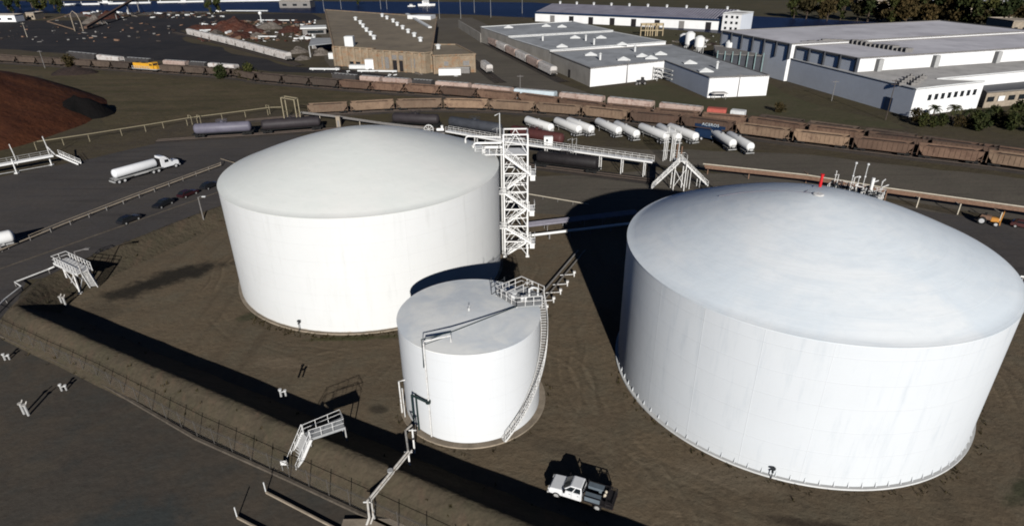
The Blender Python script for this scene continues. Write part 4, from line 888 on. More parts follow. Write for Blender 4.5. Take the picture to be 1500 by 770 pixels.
# vertical pipe manifold left of it
q = G(971, 236, 0) ; t = thing('pipe_manifold', 'cluster of tall white vertical pipes left of the A shaped stair', 'pipes', q); m = MB()
for k in range(7): p = q + Vector((k * .62, (k % 3) * .8, 0)); hh = 6.5 + (k * 37 % 5) * .5; m.tube([p, Z(p, hh)], .09 + .03 * (k % 2), 7)
m.build('standpipe', 'white', t, world=True); m = MB()
for z in (2.5, 5.5): m.beam(Z(q + Vector((-.3, .8, 0)), z), Z(q + Vector((4.2, .8, 0)), z), .12)
m.tube([Z(q + Vector((0, 0, 0)), 7), Z(q + Vector((4, 1, 0)), 7)], .12, 8); m.build('header_pipe', 'galv', t, world=True)

# pipe line behind the right tank
pts = [G(1030, 240, 2.4), G(1180, 256, 2.4), G(1250, 267, 2.4), G(1290, 274, 2.4), G(1500, 303, 2.4), G(1640, 325, 2.4)]
t = thing('pipeline', 'pale and rust brown pipe pair on posts behind the right tank', 'pipe rack', Z(pts[2], 0)); m = MB()
m.tube(pts, .14, 8); m.build('upper_pipe', 'creampipe', t, world=True); m = MB()
m.tube([p + Vector((.1, -.9, -.25)) for p in pts], .3, 8); m.tube([p + Vector((.1, -1.7, -.4)) for p in pts], .22, 8); m.build('lower_pipe', 'rustpipe', t, world=True)
for px, py in ((1036, 255), (1180, 268), (1096, 262), (1342, 304), (1402, 314), (1250, 285), (1462, 327), (1295, 295)):
    q = G(px, py); m = MB(); m.beam(q, Z(q, 2.3), .2); m.beam(Z(q, 2.0), Z(q + Vector((.3, 2.4, 0)), 2.0), .14); m.build('post', 'creampipe' if px > 1300 else 'rustpipe', t, world=True)

# west loading platform
zd = 2.7; a, b, c, d_ = G(-40, 248, zd), G(77, 227, zd), G(84, 226, zd), G(117, 240, .3)
t = thing('loading_platform', 'white steel truck loading platform with ramp beside the bark pile', 'platform', Z(b, 0)); d = (b - a).normalized(); nr = Vector((-d.y, d.x, 0)) * .7
m = MB(); m.beam(a, b, 1.4, .12); m.beam(a - nr - Vector((0, 0, .1)), b - nr - Vector((0, 0, .1)), .12, .42); m.beam(a + nr - Vector((0, 0, .1)), b + nr - Vector((0, 0, .1)), .12, .42); m.build('deck', 'cleanwhite', t, world=True)
m = MB(); rail(m, [a + nr, b + nr], 1.1, 2.2, .035); m.build('guardrail', 'galv', t, world=True)
m = MB(); sdv = Vector((-(d_ - c).y, (d_ - c).x, 0)).normalized() * .5; flight(m, c, d_, sdv, 12, .14, .36); rail(m, [c + sdv, d_ + sdv], 1.0, 1.6, .03); m.build('stair_flight', 'cleanwhite', t, world=True)
for px, py in ((25, 254), (76, 242), (-35, 262)):
    q = G(px, py); m = MB(); m.beam(q, Z(q, zd + (1.0 if px < 70 else 0)), .22); m.box(q.x - .4, q.x + .4, q.y - .4, q.y + .4, 0, .25); m.build('leg', 'cleanwhite', t, world=True)
m = MB(); p0, p1 = G(-40, 262, .4), G(74, 242, .4); m.tube([p0, p1], .1, 8); m.build('ground_pipe', 'galv', t, world=True)
m = MB()
for px, py in ((20, 226), (68, 214)): q = G(px, py, zd); m.tube([Z(q, 0), q, q + Vector((-.2, 0, 2.6))], .1, 6)
m.tube([G(68, 214, zd + 1.5), G(80, 226, zd + .4)], .16, 8); m.build('loading_arm', 'white', t, world=True)
# yellow pipe along the yard
zy = 1.9; yp = [G(50, 209, zy), G(54, 207.5, zy), G(132, 196, zy), G(214, 183, zy), G(275, 173, zy), G(285, 171.5, zy), G(360, 162, zy), G(395, 157.5, zy), G(412, 157, zy)]
t = thing('pipeline', 'faded yellow pipe on short posts along the far side of the yard', 'pipe', Z(yp[4], 0)); m = MB(); m.tube(yp, .11, 8); m.build('pipe', 'yellow', t, world=True)
for px, py in ((54, 221), (94, 214), (132, 208.5), (179, 200), (214, 194), (240, 189), (275, 185), (290, 183), (326, 177), (360, 173), (393, 170)):
    q = G(px, py - 1); m = MB(); m.beam(q, Z(q, zy), .13); m.build('post', 'yellow', t, world=True)
m = MB()
for px in (276, 289, 390): q = G(px, 173 if px < 300 else 158, zy); m.tube([q + Vector((0, 0, .0)), q + Vector((0, 0, .9)), q + Vector((1.2, -.8, .9)), q + Vector((1.2, -.8, -1.9))], .1, 7)
m.build('expansion_loop', 'yellow', t, world=True)
# goal-shaped frame
t = thing('gantry_frame', 'pale yellow goal shaped steel frame at the end of the yellow pipe', 'frame', G(427, 177)); m = MB(); b1, b2 = G(417, 175.5), G(436, 179)
dv = Vector((.4, 2.2, 0)); zz = 7.0
for q in (b1, b2):
    for e_ in (q, q + dv): m = MB(); m.beam(e_, Z(e_, zz), .26); m.build('leg', 'yellow', t, world=True)
    m = MB(); m.beam(Z(q, zz), Z(q + dv, zz), .22); m.beam(Z(q, 2.4), Z(q + dv, 2.4), .16); m.build('brace', 'yellow', t, world=True)
m = MB(); m.beam(Z(b1, zz), Z(b2, zz), .26); m.beam(Z(b1 + dv, zz), Z(b2 + dv, zz), .26); m.build('crossbeam', 'yellow', t, world=True)
yp = [G(440, 164, 1.9), G(492, 170, 1.9), G(560, 180, 1.9), G(622, 187, 1.9)]
t = thing('pipeline', 'dark and pale pipe on posts just behind the left tank roof', 'pipe', Z(yp[1], 0)); m = MB(); m.tube(yp, .2, 8); m.tube([p + Vector((0, -.7, -.1)) for p in yp], .25, 8); m.build('pipe', 'dimsteel', t, world=True)
for k in range(7): q = yp[0].lerp(yp[-1], k / 6); m = MB(); m.beam(Z(q, 0), Z(q, 2.0), .15); m.build('post', 'creampipe', t, world=True)
q = G(497, 186); t = thing('equipment_kiosk', 'small beige concrete kiosk behind the left tank roof', 'kiosk', q); m = MB(); m.box(-.6, .6, -.6, .6, 0, 3.2); m.build('wall', 'concrete', t); m = MB(); m.box(-.75, .75, -.75, .75, 3.2, 3.35); m.build('roof', 'trim', t); m = MB(); m.box(-.3, .3, -.64, -.6, .1, 2.1); m.build('door', 'dimsteel', t)
# pipe guard rail along the west road
zr = .9; gp = [G(-60, 385, zr), G(0, 361.5, zr), G(95, 323, zr), G(200, 283, zr), G(323, 238.5, zr), G(325, 235, zr + .8), G(352, 241, zr + .8)]
t = thing('pipeline', 'pale guard pipe running diagonally beside the west road', 'pipe', Z(gp[2], 0)); m = MB(); m.tube(gp[:5], .07, 8); m.tube([gp[4], G(323, 232.5, zr), gp[6]], .09, 8); m.tube([p + Vector((.25, -.6, -.35)) for p in gp[:5]], .14, 8); m.build('pipe', 'concrete', t, world=True)
for k in range(16): q = gp[0].lerp(gp[4], k / 15); m = MB(); m.beam(Z(q, 0), q, .12); m.build('post', 'dimsteel', t, world=True)
# kerb of the west road
a, b = G(-60, 415), G(330, 278); m = MB(); m.beam(Z(a, .05), Z(b, .05), .25, .14); struct(m.build('kerb', 'dirtykerb'))

# west stair tower over the dike
za = 3.6; t = thing('stair_platform', 'weathered white stair platform over the dike at the left corner', 'stair', G(104, 420)); a, b = G(77, 385, za), G(112, 402, za)
d = (b - a).normalized(); nr = Vector((-d.y, d.x, 0)); W = nr * 1.1; a2, b2 = a + nr * 1.2, b + nr * 1.2
m = MB(); m.beam(a2, b2, 2.3, .14)
for s in (-1, 1): m.beam(a2 + W * s - Vector((0, 0, .15)), b2 + W * s - Vector((0, 0, .15)), .12, .36)
m.build('deck', 'white', t, world=True); m = MB()
rail(m, [b2 - W, a2 - W, a2 + W, b2 + W], 1.15, 1.0, .04); m.build('guardrail', 'white', t, world=True)
for px, py in ((104, 422), (118, 429.5), (122, 412), (133, 418)):
    q = G(px, py); m = MB(); m.beam(q, Z(q, za), .2); m.box(q.x - .25, q.x + .25, q.y - .25, q.y + .25, -.2, .2); m.build('leg', 'white', t, world=True)
m = MB(); q1, q2, q3, q4 = [G(*p) for p in ((104, 422), (118, 429.5), (122, 412), (133, 418))]
for u, v in ((q1, q2), (q2, q4), (q3, q4), (q1, q3)): m.beam(Z(u, .3), Z(v, za - .2), .1); m.beam(Z(v, .3), Z(u, za - .2), .1); m.beam(Z(u, za - .1), Z(v, za - .1), .16)
m.build('brace', 'white', t, world=True)
m = MB(); e = G(138, 420, .2); s0_ = b2; sv = Vector((-(e - s0_).y, (e - s0_).x, 0)).normalized() * .55
flight(m, s0_, e, sv, 13, .12, .3); rail(m, [s0_ + sv, e + sv], 1.05, 1.0, .035); rail(m, [s0_ - sv, e - sv], 1.05, 1.0, .035); m.build('stair_flight', 'white', t, world=True)
m = MB(); q = b2 - W * .4; m.tube([Z(q, za), Z(q, za + 3.6)], .07, 6); m.tube([Z(q, za + 3.6), Z(q + Vector((1.6, .8, 0)), za + 3.8)], .06, 6); m.box(q.x + 1.2, q.x + 2.0, q.y + .5, q.y + 1.0, za + 3.7, za + 3.85); m.build('lamp_arm', 'dimsteel', t, world=True)
pz = [G(-25, 470, .8), G(8, 437, .8), G(31, 419, .8), G(21.5, 413, .8), G(71, 394, .8), G(80, 390, 1.2)]
t = thing('pipeline', 'white pipe with a zigzag bend leading to the corner stair platform', 'pipe', Z(pz[2], 0)); m = MB(); m.tube(pz, .11, 8); m.build('pipe', 'white', t, world=True); m = MB()
for k in (1, 2, 3, 4): m.beam(Z(pz[k], 0), pz[k], .12)
m.build('support', 'dimsteel', t, world=True)
for px, py, lab in ((92, 447, 'pair of pale grey valve posts at the left end of the dike shadow'), (36, 606, 'white valve post pair in the lower left yard')):
    q = G(px, py); t = thing('valve_post', lab, 'valve', q, 0, 'valve posts'); m = MB()
    for dx in (0, .7): m.tube([(dx, dx * -.4, 0), (dx, dx * -.4, 1.5)], .14, 8)
    m.build('post', 'galv', t); m = MB()
    for dx in (0, .7): m.lathe([(.25, 0), (.25, .08)], 12, (dx, dx * -.4, 1.55)); m.tube([(dx, dx * -.4, 1.3), (dx + .2, .3 - dx * .4, 1.9)], .07, 6)
    m.build('handwheel', 'dullwhite', t)
for px, py, lab in ((8, 527, 'short white pipe riser cluster at the far left edge of the lower yard'), (91, 572, 'small pale pipe riser beside the fence foot'), (412, 580, 'short white stub pipe on the dike crest in shadow')):
    q = G(px, py, 2.7 if px == 412 else 0); t = thing('pipe_riser', lab, 'pipe', q, 0, 'short pipe risers'); m = MB(); m.tube([(0, 0, 0), (0, 0, .9)], .13, 8); m.tube([(.5, .1, 0), (.5, .1, .7)], .11, 8); m.tube([(0, 0, .6), (.5, .1, .6)], .08, 6); m.build('riser', 'galv', t); m = MB(); m.lathe([(.2, 0), (.2, .1)], 10, (0, 0, .9)); m.lathe([(.18, 0), (.18, .1)], 10, (.5, .1, .7)); m.build('flange', 'white', t)

# stair over the dike
zs = 3.45; t = thing('crossover_stair', 'white crossover stair with handrails climbing the dike from the fence', 'stair', G(430, 690))
bl, br, tl, tr_, pe = G(423, 680, .2), G(435, 692, .2), G(445, 634, zs), G(454, 642, zs), G(505, 625, zs)
A_, B_ = (bl + br) / 2, (tl + tr_) / 2; sv = (br - bl) / 2; sv = Z(sv, 0); dv = Vector((pe.x - tr_.x, pe.y - tr_.y, 0)); pv = Vector((-dv.y, dv.x, 0)).normalized() * sv.length * 2.0
m = MB(); flight(m, A_, B_, sv, 15, .1, .3); m.build('stair_flight', 'cleanwhite', t, world=True)
m = MB()
for s in (-1, 1): rail(m, [A_ + sv * s, B_ + sv * s], 1.05, .9, .022)
m.build('stair_handrail', 'cleanwhite', t, world=True)
P4 = [tr_, pe, pe + pv, tl + dv.normalized() * .1]; m = MB(); m.prism([(p.x, p.y) for p in P4], zs - .1, zs); m.beam(Z(tr_, zs - .12), Z(pe, zs - .12), .08, .3); m.build('platform', 'grating', t, world=True)
m = MB(); rail(m, [tr_, pe, pe + pv, tl], 1.1, 1.4, .022); m.build('platform_guardrail', 'cleanwhite', t, world=True)
for p in (pe, pe + pv, tr_, tl): m = MB(); m.beam(Z(p, 0), p, .12); m.build('leg', 'galv', t, world=True)
q = G(419, 691); t = thing('notice_board', 'small white notice board on the fence by the crossover stair', 'sign', q); m = MB(); m.box(-.35, .35, -.03, .0, 1.0, 1.6); m.build('panel', 'cleanwhite', t); m = MB(); m.tube([(-.3, .05, 0), (-.3, .05, 1.65)], .03, 6); m.tube([(.3, .05, 0), (.3, .05, 1.65)], .03, 6); m.build('post', 'galv', t)
# pipe over the dike to the small tank
zz = 3.35; pp = [G(603, 622, zz), G(594, 630, zz), G(598, 660, zz), G(538, 733, 2.2), G(541, 757, 1.0), G(537, 768, .25)]
t = thing('pipeline', 'white pipe crossing the dike from the small tank to the fence', 'pipe', Z(pp[2], 0)); m = MB(); m.tube(pp, .12, 8); m.tube([p + Vector((.35, .1, 0)) for p in pp[2:]], .09, 8); m.build('pipe', 'dullwhite', t, world=True)
for q, zq in ((G(604, 628, zz), zz), (pp[2], zz), (pp[3], 2.2)): m = MB(); m.beam(Z(q, 0), Z(q, zq), .16); m.beam(Z(q + Vector((-.4, 0, 0)), zq - .15), Z(q + Vector((.4, 0, 0)), zq - .15), .1); m.build('support', 'white', t, world=True)
q = pp[2].lerp(pp[3], .48); m = MB(); m.lathe([(.28, -.08), (.28, .08)], 12, q + Vector((.1, .1, .35))); m.tube([q, q + Vector((.1, .1, .35))], .05, 6); m.build('valve', 'galv', t, world=True)

# chain link fence along the dike's outer foot
fp = [G(-70, 458), G(0, 489), G(145, 557), G(290, 641), G(425, 701), G(545, 757), Vector((6, 31.2, 0)), Vector((30, 18, 0))]
t = thing('chain_link_fence', 'grey chain link fence with thin posts along the dike foot', 'fence', fp[3])
m = MB()
for a, b in zip(fp, fp[1:]): m.beam(Z(a, 2.1), Z(b, 2.1), .05); m.beam(Z(a, .12), Z(b, .12), .03); [m.beam(Z(a, z), Z(b, z), .015) for z in (2.25, 2.38)]
m.build('top_rail', 'fencewire', t, world=True)
fo = None; acc = []
for a, b in zip(fp, fp[1:]):
    n = max(1, round((b - a).length / 3.0)); acc += [a.lerp(b, i / n) for i in range(n)]
for q in acc: m = MB(); m.tube([q, Z(q, 2.45)], .04, 6); m.build('post', 'fencewire', t, world=True)
m = MB()
for a, b in zip(fp, fp[1:]): m.add([Z(a, .1), Z(b, .1), Z(b, 2.1), Z(a, 2.1)], [(0, 1, 2, 3)])
m.build('wire_mesh', 'chainlink', t, world=True)
m = MB()
for a, b in zip(fp, fp[1:]): d = (b - a).normalized(); nr = Vector((d.y, -d.x, 0)) * .25; m.beam(Z(a + nr, .1), Z(b + nr, .1), .3, .4)
struct(m.build('kerb', 'dirtykerb'))
# containment pads at the bottom edge
for (p0, p1, p2), lab in ((((325 + 60 - 0, 709), (390, 722), (492, 775)), 'white bent pipe rail edging the low kerb, upper of two'), (((343, 744), (348, 759), (392, 782)), 'white bent pipe rail edging the low kerb, lower of two')):
    g0, g1 = G(*p1), G(*p2); t = thing('guard_rail', lab, 'rail', g0, 0, 'bent pipe rails at the bottom edge'); m = MB(); m.tube([Z(g0, 1.5), Z(g0, .18)], .06, 8); m.build('end_post', 'palebox', t, world=True); m = MB(); m.beam(Z(g0, .16), Z(g0 + (g1 - g0) * 2.2, .16), .14, .26); m.build('kerb_rail', 'concrete', t, world=True)
g0 = G(520, 770); m = MB(); m.box(g0.x - 1.2, g0.x + 6.5, g0.y - 5, g0.y + .6, .0, .3); tag(m.build('concrete_pad', 'concrete', bevel=.03), 'low concrete pad under the pipe end at the bottom edge', 'pad')
for px, py, hh, lab in ((549, 762, 1.3, 'pale stub post right of the pipe end at the bottom edge'),):
    q = G(px, py); m = MB(); m.tube([q, Z(q, hh)], .09, 8); m.lathe([(.13, 0), (.13, .12)], 10, Z(q, hh)); tag(m.build('bollard', 'galv'), lab, 'bollard')

# ------------------------------------------------------------------ poles
def lamp_pole(px, py, h, lab, arm=1.6, mat='pole', grp=None, nm='street_lamp'):
    q = G(px, py); t = thing(nm, lab, 'lamp post' if nm == 'street_lamp' else 'pole', q, 0, grp); m = MB(); m.tube([(0, 0, 0), (0, 0, h)], .14, 8, .08); m.build('post', mat, t)
    if nm == 'street_lamp':
        m = MB(); m.tube([(0, 0, h - .1), (arm * .5, -.1, h + .2), (arm, -.2, h + .2)], .05, 6); m.build('arm', mat, t); m = MB(); m.box(arm - .3, arm + .4, -.4, 0, h + .1, h + .25); m.build('lamp_head', 'palebox', t)
    else:
        m = MB()
        for z in ((h - .6, h - 1.6) if h > 9 else (h - .5,)): m.beam((-1.1, 0, z), (1.1, .0, z), .12)
        for z in (h - .6,):
            for x in (-1, -.4, .4, 1): m.lathe([(.06, 0), (.06, .22)], 6, (x, 0, z + .06))
        m.build('crossarm', mat, t)
    return t
lamp_pole(301, 332, 6.2, 'slim lamp post standing left of the big white tank', 1.2, 'dimsteel')
for i, (px, py, ty) in enumerate(((475, 17, -12), (500, 14, -12), (558, 14, -12), (567, 14, -12), (626, 17, -10), (644, 28, -8), (675, 28, -8), (695, 19, -12), (719, 26, -8), (765, 20, -10))):
    lamp_pole(px, py, 14 + (i % 3), 'thin tall light pole, %s from the left along the far river bank' % ORD[i], 1.5, 'galv', 'light poles on the river bank')
lamp_pole(1297, 176, 12.4, 'dark wooden utility pole in front of the long blue wall', mat='pole', nm='utility_pole', grp='utility poles')
for px, py, h, lab in ((1160, 110, 9, 'slim grey pole against the left part of the long blue wall'), (1218, 148, 7, 'short pole with transformer near the middle of the blue wall'), (918, 122, 9, 'thin pole in front of the white warehouse wall'), (1080, 142, 8, 'thin pole in front of the white wing wall'), (762, 143, 8, 'thin pole on the mill pavement behind the pale blue hopper'), (40, 55, 9, 'leaning pale pole on the dark yard at far left'), (66, 100, 8, 'leaning dark pole between the far left hoppers')):
    lamp_pole(px, py, h, lab, mat='dimsteel' if px != 40 else 'creampipe', nm='utility_pole', grp='utility poles')

# ------------------------------------------------------------------ vehicles
def wheel(parent, x, y, r, w, rimmat='rim', name='wheel', n=16):
    Mx = Matrix.Rotation(R_(90), 4, 'X'); m = MB(); m.lathe([(r * .62, -w / 2), (r * .94, -w / 2), (r, -w * .3), (r, w * .3), (r * .94, w / 2), (r * .62, w / 2)], n, (x, y, r), Mx, cap=False); o = m.build(name, 'black', parent, smooth=True)
    m = MB(); m.lathe([(r * .63, -w * .42), (r * .3, -w * .3), (r * .3, w * .3), (r * .63, w * .42)], n, (x, y, r), Mx); m.build('rim', rimmat, o); return o
def bogie_trailer(t, xs, y=.95, r=.5):
    for x in xs:
        for s in (-1, 1): wheel(t, x, s * y, r, .5)
def make_trailer(L=12.5, r=1.15, white='cleanwhite'):
    t = thing('tank_trailer', 'tank trailer', 'tank trailer', (0, 0, -50)); h = L / 2
    m = MB(); barrel(m, -h, h, 2.25, r, 28); br = m.build('barrel', white, t, smooth=True); m = MB(); m.lathe([(.32, 0), (.32, .22), (.38, .24), (.38, .3), (.01, .32)], 14, (.3, 0, 2.25 + r - .05)); m.build('manway', 'galv', br); m = MB(); m.box(-h - .12, -h + .1, -.45, .45, 1.3, 2.0); m.build('valve_cabinet', 'galv', br)
    m = MB()
    for y in (-.5, .5): m.box(-h + .6, h - .5, y - .08, y + .08, .95, 1.15)
    m.box(-h + .2, -h + .4, -1.15, 1.15, .55, .75)
    for s in (-1, 1): m.box(-h + .6, -h + 3.4, s * 1.18 - .06, s * 1.18 + .06, 1.08, 1.16)
    for x in (-h + 2, 0, h - 2): m.box(x - .15, x + .15, -.8, .8, 1.1, 1.45)
    m.build('chassis', 'galv', t); m = MB()
    for s in (-.7, .7): m.beam((h - 2.6, s, .05), (h - 2.6, s, 1.1), .12); m.box(h - 2.75, h - 2.45, s - .15, s + .15, 0, .08)
    m.build('landing_gear', 'dimsteel', t); bogie_trailer(t, (-h + 1.2, -h + 2.5)); return t
TR = make_trailer()
tl_ = [((781, 180), (813, 193.5)), ((824, 182), (854, 196)), ((842, 182), (872, 196)), ((883, 183), (912, 198)), ((906, 185.5), (938, 203)), ((951, 192), (982, 206.5)), ((970, 190.5), (999, 208)), ((996.5, 193.5), (1025, 207)), ((1048, 198), (1079, 217)), ((1070, 201), (1105, 222))]
pos = ['first from the left, standing alone', 'second from the left, left one of a close pair', 'third from the left, right one of a close pair', 'fourth from the left', 'fifth from the left', 'sixth from the left, behind the standpipes', 'seventh from the left, behind the A shaped stair', 'eighth from the left', 'ninth from the left, beside the blue truck', 'last on the right']
for i, (p0, p1) in enumerate(tl_):
    e = G(p1[0] - 4, p1[1] - 6, 2.25); s = G(p0[0] + 2, p0[1] - 1, 2.25); d = (e - s).normalized(); c = e - d * 6.25; a = math.atan2(-d.y, -d.x)
    lab = 'white tank trailer, ' + pos[i]; o = dup(TR, (c.x, c.y, .01), a, lab, 'white tank trailers parked in a row')
e = G(22, 346, 2.0); d = Vector((-.75, -.66, 0)).normalized(); c = e + d * 6.25; dup(TR, (c.x, c.y, .02), math.atan2(-d.y, -d.x), 'white tank trailer cut off by the left edge of the photo', 'white tank trailers parked in a row')
for c in list(TR.children):
    for g_ in list(c.children): bpy.data.objects.remove(g_)
    bpy.data.objects.remove(c)
bpy.data.objects.remove(TR)
def make_cab(parent, x, mat='vehwhite'):
    m = MB(); m.prof_x([(x - 1.5, .75), (x + 3.0, .75), (x + 3.05, 1.5), (x + 2.9, 1.85), (x + 1.1, 2.0), (x + .55, 2.85), (x - 1.5, 2.95)], -1.1, 1.1); cb = m.build('cab', mat, parent, bevel=.1)
    m = MB(); m.add([(x + 1.09, -.95, 2.06), (x + 1.09, .95, 2.06), (x + .62, .9, 2.8), (x + .62, -.9, 2.8)], [(0, 1, 2, 3)]); vs = [(v[0] + .04, v[1], v[2] + .03) for v in m.v]; m.v = vs
    for s in (-1, 1): m.box(x - .5, x + .5, s * 1.11 - .015, s * 1.11 + .015, 1.95, 2.65)
    m.build('window', 'glass', cb); m = MB()
    m.prof_x([(x - 1.5, 2.95), (x + .5, 2.87), (x - .2, 3.5), (x - 1.5, 3.75)], -1.0, 1.0); m.build('wind_deflector', mat, cb, bevel=.06); m = MB()
    for s in (-1, 1): m.tube([(x - 1.7, s * .9, 1.0), (x - 1.7, s * .9, 3.3)], .08, 8); m.box(x + .9, x + 1.05, s * 1.35 - .1, s * 1.35 + .1, 2.0, 2.5)
    m.build('exhaust_stack', 'galv', cb); m = MB(); m.box(x + 3.0, x + 3.2, -1.15, 1.15, .45, .8); m.box(x + 3.02, x + 3.1, -.5, .5, .9, 1.6); m.build('bumper', 'galv', cb)
    for s in (-1, 1): wheel(parent, x + 2.0, s * .98, .5, .35)
    return cb
p0, p1 = G(166, 270), G(258, 243.5); d = (p1 - p0).normalized(); c = (p0 + p1) / 2
t = thing('tanker_truck', 'white tanker truck with long cylindrical trailer driving across the asphalt yard', 'tanker truck', (c.x, c.y, .015), math.atan2(d.y, d.x))
m = MB(); barrel(m, -7.4, 3.2, 2.3, 1.05, 28); m.build('barrel', 'vehwhite', t, smooth=True); m = MB()
for y in (-.5, .5): m.box(-7.6, 7, y - .08, y + .08, .9, 1.12)
m.box(-8.0, -7.7, -1.15, 1.15, .5, .8)
for s in (-1, 1): m.box(-7.6, -3.6, s * 1.2 - .3, s * 1.2 + .1, 1.1, 1.18); m.box(.6, 3.6, s * 1.2 - .3, s * 1.2 + .1, 1.1, 1.18)
m.build('chassis', 'galv', t); bogie_trailer(t, (-6.9, -5.6, 1.4, 2.7)); make_cab(t, 5.2)
m = MB(); m.box(3.3, 3.7, -1.0, 1.0, 1.2, 3.2); m.build('sleeper_back', 'blackpaint', t); m = MB()
for s in (-1, 1): m.tube([(-3.2, s * .95, .95), (.3, s * .95, .95)], .22, 8)
m.build('side_tank', 'galv', t)
# blue truck between the trailers
q = G(1040, 206); t = thing('semi_truck', 'dark blue truck parked among the white tank trailers', 'truck', (q.x, q.y, .01), math.atan2(-.62, .78)); make_cab(t, 2.2, 'blue'); m = MB(); m.box(-4.5, 1, -1.2, 1.2, .9, 1.2); m.box(-4.3, .5, -1.1, 1.1, 1.2, 2.9); m.build('body', 'blue', t, bevel=.05); bogie_trailer(t, (-3.4, -2.1))

def make_car(mat, lab, loc, rz, grp):
    t = thing('parked_car', lab, 'car', loc, rz, grp)
    m = MB(); m.prof_x([(-2.25, .35), (-2.3, .75), (-2.15, .95), (1.0, 1.0), (2.1, .85), (2.3, .6), (2.25, .32)], -.88, .88); m.build('body', mat, t, bevel=.08)
    m = MB(); m.prof_x([(-1.95, .95), (-1.3, 1.42), (.2, 1.46), (1.05, 1.0)], -.74, .74); g = m.build('cabin', mat, t, bevel=.07)
    m = MB(); m.add([(.26, -.66, 1.44), (.26, .66, 1.44), (1.04, .7, 1.03), (1.04, -.7, 1.03)], [(0, 3, 2, 1)]); m.add([(-1.36, -.66, 1.42), (-1.36, .66, 1.42), (-1.96, .7, 1.0), (-1.96, -.7, 1.0)], [(0, 1, 2, 3)]); m.v = [(x * 1.02 + .02 * (1 if x > 0 else -1), y, z + .02) for x, y, z in m.v]
    for s in (-1, 1): m.add([(-1.6, s * .755, 1.02), (.8, s * .755, 1.05), (.15, s * .75, 1.4), (-1.2, s * .75, 1.38)], [(0, 1, 2, 3)])
    m.build('window', 'glass', g)
    for x in (-1.4, 1.4):
        for s in (-1, 1): wheel(t, x, s * .8, .32, .22, 'galv', n=12)
    return t
road_a = math.atan2(*(lambda v: (v.y, v.x))(G(307, 276) - G(190, 325)))
for px, py, mt, lab, da in ((190, 325, 'carbody', 'black parked car nearest the corner stair platform on the west road', 0), (240, 302, 'carbody', 'black parked car, second in the line along the west road', .05), (276, 287, 'redcar', 'dark red parked car in the line beside the lamp post', -.03), (308, 275, 'carbody', 'black parked car half behind the left round tank', .02)):
    q = G(px, py); make_car(mt, lab, (q.x, q.y, .012), road_a + da + math.pi * (px == 240), 'cars parked along the west road')
# pickup
pa, pb = G(806, 722, .4), G(893, 749, .4); d = (pa - pb).normalized(); nr = Vector((-d.y, d.x, 0)); c = (pa + pb) / 2 - nr * .95
t = thing('pickup_truck', 'white crew cab pickup with tool boxes and dark flatbed beside the dike', 'pickup truck', (c.x, c.y, .02), math.atan2(d.y, d.x))
m = MB(); m.prof_x([(-.15, .5), (3.15, .5), (3.22, .95), (3.05, 1.18), (1.75, 1.3), (-.15, 1.3)], -.98, .98); m.build('body', 'vehwhite', t, bevel=.09)
m = MB(); vs = [(-.15, 1.28), (1.85, 1.28), (1.05, 1.93), (-.02, 1.96)]
pr = [(-.15, -.92, 1.28), (1.9, -.92, 1.28), (1.9, .92, 1.28), (-.15, .92, 1.28), (-.05, -.74, 1.95), (1.0, -.74, 1.95), (1.0, .74, 1.95), (-.05, .74, 1.95)]
m.add(pr, [(3, 2, 1, 0), (4, 5, 6, 7), (0, 1, 5, 4), (1, 2, 6, 5), (2, 3, 7, 6), (3, 0, 4, 7)]); cb = m.build('cab', 'vehwhite', t, bevel=.07)
m = MB(); e = .012
def lerp3(a, b, s): return tuple(a[i] + (b[i] - a[i]) * s for i in range(3))
def quad_on(P, u0, u1, v0, v1, off):
    q = [lerp3(lerp3(P[0], P[1], u), lerp3(P[3], P[2], u), v) for u, v in ((u0, v0), (u1, v0), (u1, v1), (u0, v1))]; return [(a + off[0], b + off[1], c_ + off[2]) for a, b, c_ in q]
for P, off, spans in (((pr[0], pr[1], pr[5], pr[4]), (0, -.02, .008), ((.06, .44), (.50, .90))), ((pr[3], pr[2], pr[6], pr[7]), (0, .02, .008), ((.06, .44), (.50, .90))), ((pr[1], pr[2], pr[6], pr[5]), (.02, 0, .02), ((.06, .94),)), ((pr[0], pr[3], pr[7], pr[4]), (-.02, 0, .01), ((.1, .9),))):
    for u0, u1 in spans: m.add(quad_on(P, u0, u1, .14, .86, off), [(0, 1, 2, 3)])
m.build('window', 'glass', cb)
m = MB(); m.box(.3, .33, -1.0, -.985, 1.05, 1.1)
for s in (-1, 1): [m.box(x, x + .16, s * .99 - .012, s * .99 + .012, 1.1, 1.14) for x in (.1, .95)]; [m.box(x - .008, x + .008, s * .985 - .004, s * .985 + .004, .6, 1.28) for x in (-.05, .85, 1.75)]
m.build('door_trim', 'darksteel', t)
for s in (-1, 1):
    m = MB(); m.box(1.45, 1.62, min(s * .95, s * 1.25), max(s * .95, s * 1.25), 1.3, 1.55); m.build('mirror', 'blackpaint', t); m = MB(); m.box(3.14, 3.24, s * .75 - .18, s * .75 + .18, .88, 1.06); m.build('headlight', 'palebox', t)
m = MB(); m.box(3.15, 3.3, -.98, .98, .45, .66); m.build('bumper', 'galv', t); m = MB(); m.box(3.19, 3.24, -.5, .5, .72, 1.02); m.build('grille', 'blackpaint', t)
m = MB(); m.box(-3.25, -.3, -1.05, 1.05, .78, .92); m.box(-3.2, -.3, -.4, .4, .5, .78); m.build('flatbed', 'blackpaint', t)
for y0_, y1_ in ((-1.02, -.38), (.38, 1.02)):
    m = MB(); m.box(-1.95, -.45, y0_, y1_, .93, 1.42); o = m.build('tool_box', 'toolsteel', t, bevel=.03); m = MB(); m.box(-1.97, -.43, y0_ - .02, y1_ + .02, 1.425, 1.47); m.build('lid', 'toolsteel', o)
